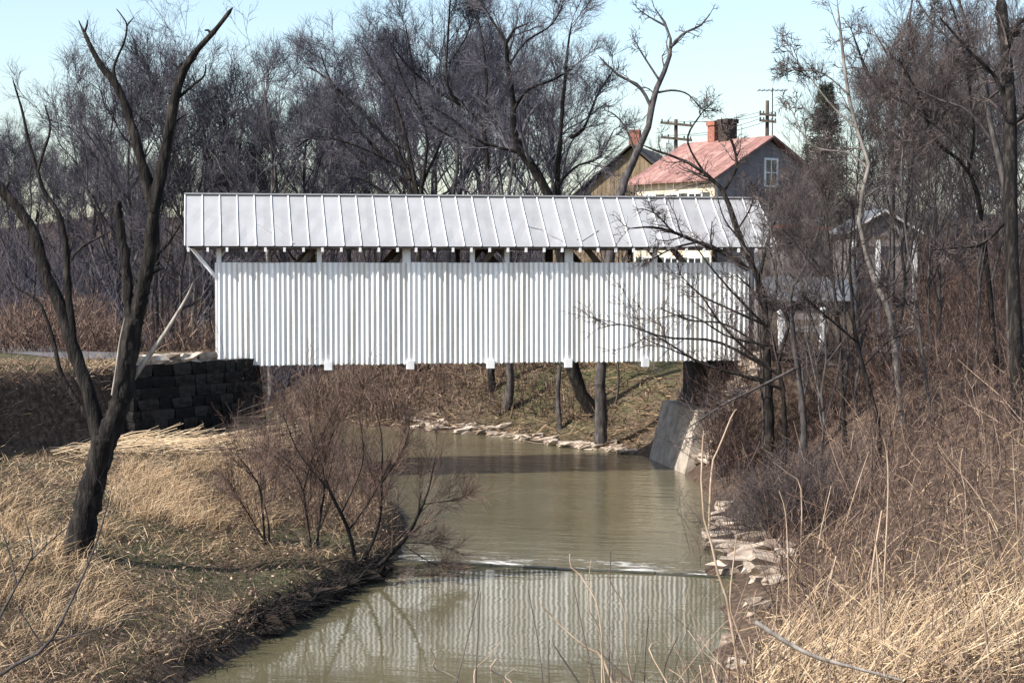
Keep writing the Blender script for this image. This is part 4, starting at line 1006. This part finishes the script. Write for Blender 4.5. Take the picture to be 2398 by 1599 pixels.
# utility poles and wires
tops = []
for (u, vt, d, arms, lb) in [(1583, 280, 108, (292, 326), 'wooden utility pole with two cross arms behind the red roof'), (1797, 236, 112, (270, 285), 'wooden utility pole rising behind the gable apex')]:
    b = at(u, vt, d); zb = zg(b[0], b[1]); po = thing('utility_pole', lb, 'pole', (b[0], b[1], zb))
    P = np.array([[[0, 0, -.5], [0, 0, (b[2] - zb) / 2], [0, 0, b[2] - zb]]]); V, F_ = tubes(P, np.array([[.17, .15, .12]]), 8)
    link('shaft', mesh_np('shaft', V, F_, M['timber'], True), po)
    for k, v in enumerate(arms):
        wdt = 1.0 if d == 108 else .55
        c = at(u, v, d) - np.array([b[0], b[1], zb]); tilt = np.array([0, 0, -.1 * wdt])
        c = c + FW * -.2
        MB().bar(c - RT * wdt - tilt, c + RT * wdt + tilt, .13, .15).build('cross_arm', M['timber'], po)
        for s in (-.9, -.5, .5, .9):
            q = c + RT * s * wdt + tilt * s
            MB().box(q[0] - .04, q[0] + .04, q[1] - .04, q[1] + .04, q[2] + .08, q[2] + .22).build('insulator', M['wire'], po)
        tops.append(at(u, v, d) + FW * -.2 + [0, 0, .2])
for k in range(2):
    for s in (-.8, .8):
        a = tops[k] + RT * s; b = tops[k + 2] + RT * s * .5
        c = b + (b - a) * 2.2
        pts = []
        for q in np.linspace(0, 1, 9): pts.append(a + (b - a) * q - np.array([0, 0, 1.2 * q * (1 - q)]))
        V, F_ = tubes(np.array([pts]), np.full((1, 9), .014), 4)
        o = link('power_line', mesh_np('power_line', V, F_, M['wire'])); tag(o, 'thin power line strung between the two utility poles', 'wire', 'power lines')

# spruce behind the gable
def spruce(u, d, vtop, label):
    x, y = xy(u, d); z = zg(x, y); H = (HZ - vtop) * d / F + CAM_Z - z
    t = thing('spruce_tree', label, 'tree', (x, y, z)); r = np.random.default_rng(5)
    V, F_ = tubes(np.array([[[0, 0, -.2], [0, 0, H * .5], [0, 0, H]]]), np.array([[.22, .13, .02]]), 7); link('trunk', mesh_np('trunk', V, F_, M['bark_dark'], True), t)
    n = 420; zz = H * (.08 + .9 * r.random(n)); a = r.uniform(0, 6.28, n); ln = (H - zz) * .26 * r.uniform(.6, 1.15, n) + .25
    K = 5; q = np.linspace(0, 1, K)
    P = np.stack([np.cos(a)[:, None] * ln[:, None] * q, np.sin(a)[:, None] * ln[:, None] * q, zz[:, None] - .30 * ln[:, None] * q + .22 * ln[:, None] * q ** 3], 2)
    R = np.full((n, K), .03) * np.linspace(1, .3, K)
    parts = [tubes(P, R, 3)]
    C, Rc = grow(r, P, R, 11, t=(.1, 1), ang=(35, 75), lr=.32, K=3, wig=.1, up=-.12, rr=1, rmin=.02, lmin=.25); parts.append(tubes(C, Rc, 3))
    C2, Rc2 = grow(r, C, Rc, 3, t=(.1, 1), ang=(30, 70), lr=.6, K=3, wig=.1, up=-.05, rr=1, rmin=.022, lmin=.2); parts.append(tubes(C2, Rc2, 3))
    V, F_ = merge(parts); link('crown', mesh_np('crown', V, F_, M['needles']), t)
spruce(1930, 104, 192, 'dark green spruce standing behind the grey gable')

# ------------------------------------------------------------------ grass, brush, reeds (uncountable)
def blades(r, X, Y, ln, lean, wd, az=None, azs=6.3, droop=.5):
    N = len(X); z = zg(X, Y)
    a = r.uniform(0, 6.28, N) if az is None else az + r.normal(0, azs, N)
    le = np.radians(np.clip(lean[0] + (lean[1] - lean[0]) * r.random(N), 0, 95)); L = ln[0] + (ln[1] - ln[0]) * r.random(N) ** 1.6
    h = np.stack([np.cos(a), np.sin(a), np.zeros(N)], 1); up = np.array([0, 0, 1.])
    d1 = h * np.sin(le)[:, None] + up * np.cos(le)[:, None]
    d2 = d1 * (1 - droop) + h * droop - up * droop * .35; d2 /= np.linalg.norm(d2, axis=1, keepdims=True)
    p0 = np.stack([X, Y, z - .02], 1); p1 = p0 + d1 * L[:, None] * .55; p2 = p1 + d2 * L[:, None] * .45
    p1[:, 2] = np.maximum(p1[:, 2], z + .02); p2[:, 2] = np.maximum(p2[:, 2], z + .015)
    side = np.cross(d1, r.standard_normal((N, 3))); side /= np.linalg.norm(side, axis=1, keepdims=True) + 1e-9
    W = (wd[0] + (wd[1] - wd[0]) * r.random(N))[:, None] * np.array([1, .9, .25])[None]
    return ribbons(np.stack([p0, p1, p2], 1), W, side)

def scatter(r, n, box, keep):
    X = r.uniform(box[0], box[1], n); Y = box[2] + (box[3] - box[2]) * r.random(n); k = keep(X, Y); return X[k], Y[k]

def dist_w(X, Y):
    D = seg_dist(X, Y, WATER, True); return np.where(inside(X, Y, WATER), -D, D)

def stuff(name, parts, m, label, cat, tint):
    V, F_ = merge(parts)
    o = link(name, mesh_np(name, V, F_, m, attrs={'tint': tint}), kind='stuff'); return tag(o, label, cat)

def tint_for(r, counts, per, lo, hi):
    return np.concatenate([np.repeat(np.clip(r.normal((lo + hi) / 2, (hi - lo) / 3, n), 0, 1), per) for n in counts])

r = np.random.default_rng(21)
def in_view(X, Y, m=.05):
    d = X * sy + Y * cy; xc = X * cy - Y * sy; return np.abs(xc / d) < .3 + m
leftk = lambda X, Y: (dist_w(X, Y) > .12) & (X < np.interp(Y, [18, 30, 45, 60], [-2, 5, 8, 8]))
X, Y = scatter(r, 190000, (-16, 5, 21, 60), lambda x, y: leftk(x, y) & in_view(x, y, .03))
# nearer ground needs more blades
keep = r.random(len(X)) < np.clip(1.25 - (Y - 22) / 60, .4, 1); X, Y = X[keep], Y[keep]
pat = vnoise(X, Y, .55, 9)
isg = (vnoise(X, Y, .8, 14) + r.normal(0, .45, len(X)) + .5 * np.exp(-((X + .5) ** 2 + (Y - 36) ** 2) / 20)) > .36
sw_ = vnoise(X, Y, .35, 10) * 2.5 + .3
a = ~isg
b1 = blades(r, X[a], Y[a], (.15, .55), (35, 92), (.003, .0075), az=sw_[a], azs=1.9, droop=.22)
tt1 = np.repeat(np.clip(.40 + .24 * pat[a] + .12 * vnoise(X[a], Y[a], 2.2, 77) + r.normal(0, .24, a.sum()), .0, 1), 6)
stuff('straw_grass', [b1], M['straw'], 'matted tan straw grass covering the left creek bank', 'grass', tt1)
b2 = blades(r, X[isg], Y[isg], (.08, .26), (15, 80), (.0035, .008))
stuff('green_grass', [b2], M['green_grass'], 'short green grass patches among the straw on the left bank', 'grass', np.repeat(np.clip(r.normal(.55, .2, isg.sum()), 0, 1), 6))
# dead leaves lying in the straw
X, Y = scatter(r, 26000, (-14, 6, 21, 58), lambda x, y: leftk(x, y) & in_view(x, y, .02))
n = len(X); c = np.stack([X, Y, zg(X, Y) + r.uniform(.02, .10, n)], 1); q1 = r.normal(0, 1, (n, 3)) * [1, 1, .35]; q1 /= np.linalg.norm(q1, axis=1, keepdims=True)
q2 = np.cross(q1, r.normal(0, .3, (n, 3)) + [0, 0, 1]); q2 /= np.linalg.norm(q2, axis=1, keepdims=True); sz = r.uniform(.02, .055, n)[:, None]
V = np.stack([c - q1 * sz, c + q2 * sz * .6, c + q1 * sz, c - q2 * sz * .6], 1).reshape(-1, 3)
stuff('fallen_leaves', [(V, np.arange(4 * n).reshape(-1, 4))], M['brush'], 'brown dead leaves scattered through the straw of the left bank', 'leaves', np.repeat(np.clip(r.normal(.55, .25, n), 0, 1), 4))
# tall orange tufts
tf = []
tn = []
for k in range(70):
    u, v = random.uniform(270, 620), random.uniform(1080, 1190)
    if k > 45: u, v = random.uniform(0, 260), random.uniform(1180, 1420)
    p = at_z(u, v + 25, 1.5); n = 110
    tf.append(blades(r, p[0] + r.normal(0, .22, n), p[1] + r.normal(0, .22, n), (.4, 1.0), (8, 65), (.003, .0065), az=random.uniform(-.6, .8), azs=1.0)); tn.append(n)
stuff('tall_dry_grass', tf, M['straw'], 'taller orange dry grass tufts bending beside the dead tree', 'grass', tint_for(r, tn, 6, .45, .8))
# washed-up pale reeds
def sticks(r, X, Y, zoff, L, az, azs, tilt, rad, S=3):
    N = len(X); a = az + r.normal(0, azs, N); e = r.normal(tilt[0], tilt[1], N); ln = L[0] + (L[1] - L[0]) * r.random(N)
    d = np.stack([np.cos(a) * np.cos(e), np.sin(a) * np.cos(e), np.sin(e)], 1)
    p0 = np.stack([X, Y, zg(X, Y) + zoff * r.random(N)], 1)
    p1 = p0 + d * ln[:, None] * .5 + r.normal(0, .04, (N, 3)); p2 = p0 + d * ln[:, None] + r.normal(0, .06, (N, 3))
    R = (rad[0] + (rad[1] - rad[0]) * r.random(N))[:, None] * np.array([1, .9, .5])[None]
    return tubes(np.stack([p0, p1, p2], 1), R, S)
U = r.uniform(110, 660, 1500); Vv = 1035 + r.normal(0, 13, 1500) + (U - 380) * -.03
pts = hit(U, Vv); k = (pts[:, 2] < 2.3) & ~inside(pts[:, 0], pts[:, 1], EMB_POLY); pts = pts[k]
s1 = sticks(r, pts[:, 0], pts[:, 1], .18, (.5, 1.8), .12, .45, (.03, .12), (.008, .018))
stuff('washed_up_reeds', [s1], M['straw'], 'pale bleached reeds washed up in front of the stone abutment', 'reeds', np.repeat(np.clip(r.normal(.85, .15, len(pts)), 0, 1), 9))

# brush: stems with side twigs
def brush(r, X, Y, L, rad, az=None, lean=25, K=4, n1=4, n2=0, wig=.16, top=1.0):
    N = len(X); z = zg(X, Y); a = r.uniform(0, 6.28, N); le = np.abs(r.normal(0, radians(lean), N)); ln = (L[0] + (L[1] - L[0]) * r.random(N)) * top
    d = np.stack([np.cos(a) * np.sin(le), np.sin(a) * np.sin(le), np.cos(le)], 1)
    P = np.zeros((N, K, 3)); P[:, 0] = np.stack([X, Y, z - .05], 1)
    for k in range(1, K):
        d = d + r.normal(0, wig, (N, 3)); d /= np.linalg.norm(d, axis=1, keepdims=True); P[:, k] = P[:, k - 1] + d * (ln / (K - 1))[:, None]
    R = (rad[0] + (rad[1] - rad[0]) * r.random(N))[:, None] * np.linspace(1, .4, K)[None]
    out = [(P, R)]
    if n1: out.append(grow(r, P, R, n1, t=(.2, 1), ang=(20, 60), lr=.42, K=3, wig=.2, up=.08, rr=.6, rmin=rad[0] * .55, lmin=.12))
    if n2: out.append(grow(r, out[-1][0], out[-1][1], n2, t=(.2, 1), ang=(20, 60), lr=.55, K=3, wig=.2, up=.05, rr=.7, rmin=rad[0] * .45, lmin=.1))
    return out
def brush_stuff(name, layers, m, label, cat, tlo, thi):
    parts, tint = [], []
    for P, R in layers:
        big = not parts
        parts.append(tubes(P, R, 3) if big else flat_twigs(r, P, R)); tint.append(np.repeat(np.clip(r.normal((tlo + thi) / 2, (thi - tlo) / 2.5, len(P)), 0, 1), P.shape[1] * (3 if big else 2)))
    return stuff(name, parts, m, label, cat, np.concatenate(tint))
rightk = lambda X, Y: (dist_w(X, Y) > .9) & (X > np.interp(Y, [18, 30, 45, 60], [-2, 7, 11, 16]))
X, Y = scatter(r, 11000, (4, 40, 17, 60), lambda x, y: rightk(x, y) & in_view(x, y))
nr_ = Y + r.normal(0, 3, len(Y)) < 33
tp_ = np.interp(Y, [18, 30, 42, 58], [.55, .6, 1.0, 1.3]) * np.where((Y > 44) & (X / Y > .325) & (X / Y < .40), .4, 1)
brush_stuff('bramble_thicket', brush(r, X[nr_], Y[nr_], (.5, 2.4), (.005, .011), lean=36, n1=5, n2=3, top=tp_[nr_]), M['brush'], 'tangled pale brown brambles on the near right bank', 'brush', .1, .95)
brush_stuff('woody_thicket', brush(r, X[~nr_], Y[~nr_], (.5, 2.6), (.006, .013), lean=30, n1=5, n2=3, top=tp_[~nr_]), M['brush'], 'dark woody thicket further up the right bank', 'brush', .0, .62)
X, Y = scatter(r, 1500, (6, 30, 19, 44), lambda x, y: rightk(x, y) & in_view(x, y))
brush_stuff('arching_canes', brush(r, X, Y, (.9, 2.6), (.005, .010), lean=38, K=6, n1=2, n2=0, wig=.13), M['brush'], 'reddish and pale arching canes sticking out of the right bank brambles', 'canes', .35, 1.0)
X, Y = scatter(r, 1500, (15.5, 23, 52, 58.8), lambda x, y: (dist_w(x, y) > .5))
brush_stuff('bank_thicket', brush(r, X, Y, (1.2, 3.6), (.008, .016), lean=24, K=5, n1=6, n2=4, wig=.14, top=np.where(X / Y > .325, .3, 1)), M['brush'], 'dark twiggy thicket in front of the bridge end on the right bank', 'brush', .0, .4)
X, Y = scatter(r, 60000, (4, 34, 16, 50), lambda x, y: rightk(x, y) & in_view(x, y))
k = r.random(len(X)) < np.clip(1.9 - Y / 22, .06, 1); X, Y = X[k], Y[k]
stuff('straw_litter', [blades(r, X, Y, (.2, .9), (30, 90), (.004, .010), droop=.4)], M['straw'], 'pale dead grass lying under the brambles of the right bank', 'grass', np.repeat(np.clip(r.normal(.5, .2, len(X)), 0, 1), 6))
# dense dark bush by the slabs
b0 = at_z(1840, 1210, 1.2); n = 420
brush_stuff('dense_bush', brush(r, b0[0] + r.normal(0, .75, n), b0[1] + r.normal(0, .8, n), (1.0, 2.3), (.006, .01), lean=32, n1=7, n2=5), M['twig'], 'dense grey-brown twiggy bush above the stone slabs', 'bush', .2, .5)
# flattened stalks bottom right
U = r.uniform(1760, 2420, 2600); Vv = np.interp(U, [1760, 1960, 2420], [1640, 1580, 1500]) + r.normal(0, 60, 2600)
pts = hit(U, Vv)
s2 = sticks(r, pts[:, 0], pts[:, 1], .5, (.4, 1.4), .6, .55, (.2, .28), (.005, .012))
stuff('flattened_stalks', [s2], M['straw'], 'heap of pale flattened stalks leaning over the near right bank', 'reeds', np.repeat(np.clip(r.normal(.62, .28, 2600), 0, 1), 9))
# far bank, road bank and wood undergrowth
X, Y = scatter(r, 11000, (-8, 17, 66, 86), lambda x, y: (dist_w(x, y) > .8) & in_view(x, y) & ((dist_w(x, y) > 2.2) | (x < 9)))
k = (r.random(len(X)) < np.where(X > 10, .75, .9)); X, Y = X[k], Y[k]
brush_stuff('far_bank_brush', brush(r, X, Y, (.4, 2.2), (.012, .022), lean=26, n1=4, n2=2, top=np.where(X > 10, .55, 1.0)), M['brush'], 'reddish brush on the far bank seen under the bridge', 'brush', .1, .7)
X, Y = scatter(r, 9000, (-2, 20, 66, 84), lambda x, y: (dist_w(x, y) > .3) & in_view(x, y))
stuff('bank_litter', [sticks(r, X, Y, .05, (.2, .9), 0, 3, (.1, .2), (.012, .024))], M['straw'], 'fallen sticks and dead stalks strewn on the far bank', 'litter', np.repeat(np.clip(r.normal(.27, .2, len(X)), 0, 1), 9))
X, Y = scatter(r, 4200, (-40, 1.0, 45, 72), lambda x, y: in_view(x, y) & inside(x, y, EMB_POLY) & (seg_dist(x, y, EMB, False) < 3.0) & (seg_dist(x, y, EMB, False) > .8))
brush_stuff('road_bank_brush', brush(r, X, Y, (.3, .9), (.006, .011), lean=30, n1=4, n2=2), M['brush'], 'dry brush growing along the shaded road bank', 'brush', .1, .5)
X, Y = scatter(r, 9000, (-48, 60, 86, 150), lambda x, y: in_view(x, y) & ((x < 22) | (y > 98)))
brush_stuff('wood_undergrowth', brush(r, X, Y, (2.0, 6.5), (.014, .026), lean=14, n1=5, n2=1), M['twig_far'], 'purple-brown undergrowth filling the wood behind the bridge', 'undergrowth', .0, .32)
X, Y = scatter(r, 7000, (17, 60, 56, 96), lambda x, y: in_view(x, y) & (x > .36 * y + 1) & ~((y > 56) & (y < 70) & (x < 27)))
brush_stuff('wood_undergrowth', brush(r, X, Y, (1.5, 5.0), (.011, .02), lean=16, n1=5, n2=2), M['brush'], 'brown undergrowth filling the wood behind the right bank', 'undergrowth', .05, .45)
X, Y = scatter(r, 1900, (-3, 6.5, 42, 61), lambda x, y: leftk(x, y) & (dist_w(x, y) < 4.6) & (dist_w(x, y) > .2))
brush_stuff('reddish_thicket', brush(r, X, Y, (.5, 2.0), (.005, .010), lean=24, n1=5, n2=3), M['brush'], 'fine reddish twig thicket behind the river bush', 'brush', .15, .5)
# root tangle and drift under the river bush
U = np.concatenate([r.uniform(440, 900, 600), r.uniform(590, 900, 1800)]); Vv = np.interp(U, [430, 560, 720, 830, 900], [1585, 1490, 1425, 1375, 1335]) + r.normal(-6, 10, 2400)
pts = hit(U, Vv); n = 2400
p0 = pts + np.stack([np.zeros(n), np.zeros(n), .02 + .25 * r.random(n)], 1); dv = r.normal(0, .24, (n, 3)) * [1, 1, .6]
P = np.stack([p0, p0 + dv * .5 + r.normal(0, .05, (n, 3)), p0 + dv + r.normal(0, .08, (n, 3))], 1)
brush_stuff('root_tangle', [(P, r.uniform(.005, .018, (n, 1)) * np.array([[1, .8, .4]]))], M['bark_dark'], 'dark tangle of roots and drift along the undercut bank', 'roots', .2, .5)
U = r.uniform(-40, 620, 420); Vv = r.uniform(1380, 1640, 420); pts = hit(U, Vv); k = leftk(pts[:, 0], pts[:, 1]); pts = pts[k]
brush_stuff('dark_weed_stems', brush(r, pts[:, 0], pts[:, 1], (.3, 1.1), (.003, .006), lean=45, n1=4, n2=2), M['brush'], 'thin dark weed stems leaning over the near straw bank', 'weeds', .0, .5)
SOD = [rock_mesh(60 + q, 'sod_clump', M['soil'], .8, .5) for q in range(4)]
for (u, v) in [(600, 1465), (640, 1448), (680, 1432), (730, 1412), (765, 1395), (800, 1380), (840, 1365), (870, 1348), (900, 1338), (700, 1410)]:
    p = hit(u, v)[0]; o = link('sod_clump', random.choice(SOD), None, (p[0], p[1], p[2] + .06)); o.scale = (random.uniform(.4, .8), random.uniform(.4, .7), random.uniform(.25, .42)); o.rotation_euler = (0, 0, random.uniform(0, 6))
    tag(o, 'dark sod clump slumping off the left bank into the water', 'sod', 'sod clumps along the left water edge')

# ------------------------------------------------------------------ countable stems in front
def stems(name, label, cat, group, d, lst, m, K=10):
    for pl, w0, w1 in lst:
        q = smooth_path(np.array(pl, float), K); dd = d + random.uniform(-1, 1)
        if name == 'pale_cane':
            g_ = hit(*pl[0])[0]; dd = float((g_ - CAM) @ FW)
        dd = dd + np.linspace(0, 1, K) * random.uniform(-.8, .4)
        P = np.array([at(u, v, e) for (u, v), e in zip(q, dd)])
        g = zg(P[0][0], P[0][1])
        if P[0][2] > g + .05: P = np.concatenate([[[P[0][0] + .02, P[0][1], g - .1]], P])
        R = np.linspace(w0, w1, len(P)) / 2 * dd[0] / F
        base = P[0].copy(); V, F_ = tubes(np.array([P - base]), np.array([R]), 5)
        o = link(name, mesh_np(name, V, F_, M[m], True)); o.location = base; tag(o, label, cat, group)
Z = lambda pts: [(900 + x * .3827, 1250 + y * .3827) for x, y in pts]
stems('dry_stem', 'pale crooked dry stem rising in front of the creek', 'stem', 'pale dry stems before the creek', 20, [
    (Z([(500, 1000), (480, 912), (380, 850), (300, 820), (310, 760), (280, 700)]), 5, 3), (Z([(560, 1000), (550, 890), (560, 820), (640, 750), (710, 660)]), 4, 2), (Z([(760, 1000), (730, 880), (650, 830), (690, 760)]), 5, 3),
    (Z([(800, 1000), (780, 910), (740, 870), (800, 820)]), 4, 2), (Z([(1420, 980), (1330, 750), (1230, 690), (1080, 560), (960, 430)]), 7, 3), (Z([(1360, 1000), (1350, 900), (1330, 700), (1310, 560), (1250, 470), (1250, 300), (1265, 160)]), 5, 2),
    (Z([(1330, 620), (1300, 420), (1230, 300), (1190, 240), (1140, 200), (1135, 120)]), 4, 2), (Z([(1560, 1000), (1520, 910), (1480, 700), (1470, 450), (1390, 310), (1370, 230)]), 6, 2), (Z([(1600, 1000), (1500, 890), (1370, 770), (1300, 700)]), 5, 2),
    (Z([(1760, 1000), (1730, 910), (1620, 700), (1700, 655)]), 5, 2), (Z([(1860, 1000), (1830, 890), (1740, 825)]), 4, 2), (Z([(2060, 1000), (2030, 900), (2000, 800)]), 5, 3), (Z([(1960, 1000), (1945, 890), (1930, 800)]), 5, 3)], 'cane')
stems('dark_stem', 'thin dark upright stem rising in front of the creek', 'stem', 'dark stems before the creek', 20, [
    (Z([(440, 1000), (450, 880), (520, 600), (585, 320)]), 4, 2), (Z([(560, 1000), (565, 750), (575, 600), (590, 350)]), 4, 2), (Z([(980, 1000), (970, 910), (940, 650), (880, 340)]), 4, 2), (Z([(1240, 1000), (1180, 890), (1040, 680), (1035, 620)]), 5, 3),
    (Z([(1310, 1000), (1290, 910), (1240, 700), (1200, 520), (1160, 320)]), 5, 2), (Z([(1375, 1000), (1378, 700), (1380, 500), (1385, 100)]), 4, 2), (Z([(1420, 1000), (1400, 800), (1360, 620)]), 4, 2), (Z([(1590, 1000), (1600, 700), (1620, 500)]), 3, 2), (Z([(1700, 1000), (1720, 800), (1800, 620)]), 3, 2), (Z([(1010, 1000), (1005, 760), (1010, 650)]), 3, 2)], 'twig')
C8 = lambda pts: [(1500 + x * .3818, 1050 + y * .3818) for x, y in pts]
stems('pale_cane', 'long pale cane rising past the stone slabs', 'cane', 'long pale canes by the slabs', 22, [
    (C8([(620, 1500), (600, 1400), (550, 1000), (480, 780), (430, 560), (375, 350), (380, 0), (390, -110)]), 8, 4), (C8([(425, 560), (422, 420), (440, 100), (480, 0), (560, -200), (590, -240)]), 7, 3), (C8([(760, 1500), (720, 1410), (570, 1050), (550, 900), (570, 700), (590, 530)]), 6, 3),
    (C8([(730, 1450), (690, 1300), (665, 1150)]), 7, 4)], 'cane')
stems('pale_cane', 'upright pale cane standing in the bramble thicket', 'cane', 'pale canes in the thicket', 21, [
    (C8([(1410, 1200), (1412, 1000), (1420, 750), (1480, 380)]), 8, 4), (C8([(1495, 1100), (1490, 900), (1510, 500), (1520, 200), (1510, 20), (1490, -60)]), 5, 3), (C8([(2160, 1480), (2150, 1400), (2090, 950), (2020, 740)]), 9, 4), (C8([(1980, 850), (1950, 650), (1905, 510)]), 6, 3),
    (C8([(1085, 620), (1120, 440), (1170, 230)]), 4, 2), (C8([(1210, 640), (1300, 320), (1400, 20)]), 4, 2), (C8([(1440, 680), (1560, 560), (1690, 460)]), 5, 2), (C8([(1120, 980), (1190, 700), (1200, 660)]), 5, 3), (C8([(920, 1180), (905, 700), (890, 400), (850, 260)]), 4, 2), (C8([(980, 700), (985, 250), (900, 150), (810, 80)]), 4, 2),
    (C8([(1490, 1440), (1450, 640), (1410, 480)]), 5, 3), (C8([(2000, 480), (1990, 250), (1960, 120), (1975, 0)]), 4, 2), (C8([(2320, 700), (2300, 300), (2280, -60)]), 4, 2), (C8([(2200, 560), (2080, 300), (1900, 80), (1820, -40)]), 4, 2)], 'cane')
fb = np.array([at(u, v, 22) for u, v in smooth_path(np.array(C8([(700, 1060), (900, 1190), (1080, 1280), (1300, 1340), (1600, 1420)])), 10)])
V, F_ = tubes(np.array([fb - fb[0]]), np.array([np.linspace(.035, .02, 10)]), 7)
o = link('fallen_branch', mesh_np('fallen_branch', V, F_, M['wood_bleached'], True)); o.location = fb[0]; tag(o, 'bleached fallen branch slanting through the near brambles', 'branch')
LVF = [dict(n=4, t=(.3, 1), ang=(25, 55), lr=.35, K=4, wig=.15, up=.1, rr=.5, rmin=.003, lmax=.9), dict(n=3, t=(.2, 1), ang=(25, 55), lr=.5, K=3, wig=.15, up=.05, rr=.6, rmin=.0025)]
guided('bare_sapling', 'dark bare sapling slanting up in front of the dead tree', 20, [([(-40, 1660), (0, 1578), (103, 1518), (154, 1433), (206, 1321), (234, 1246), (262, 1143)], 11, 3), ([(120, 1500), (200, 1480), (327, 1440)], 5, 2), ([(103, 1518), (60, 1450), (30, 1400)], 5, 2)], lv=LVF, seed=90, bark='bark_grey', twig='twig', cat='sapling', S=5)
guided('bare_sapling', 'dark forked twig sapling over the straw at the edge of the left bank', 20, [([(-60, 1560), (0, 1443), (45, 1360), (70, 1312), (75, 1284), (51, 1181)], 8, 2), ([(72, 1312), (120, 1265), (173, 1223)], 5, 2), ([(40, 1370), (20, 1290), (0, 1230)], 5, 2)], lv=LVF, seed=91, bark='bark_grey', twig='twig', cat='sapling', S=5)
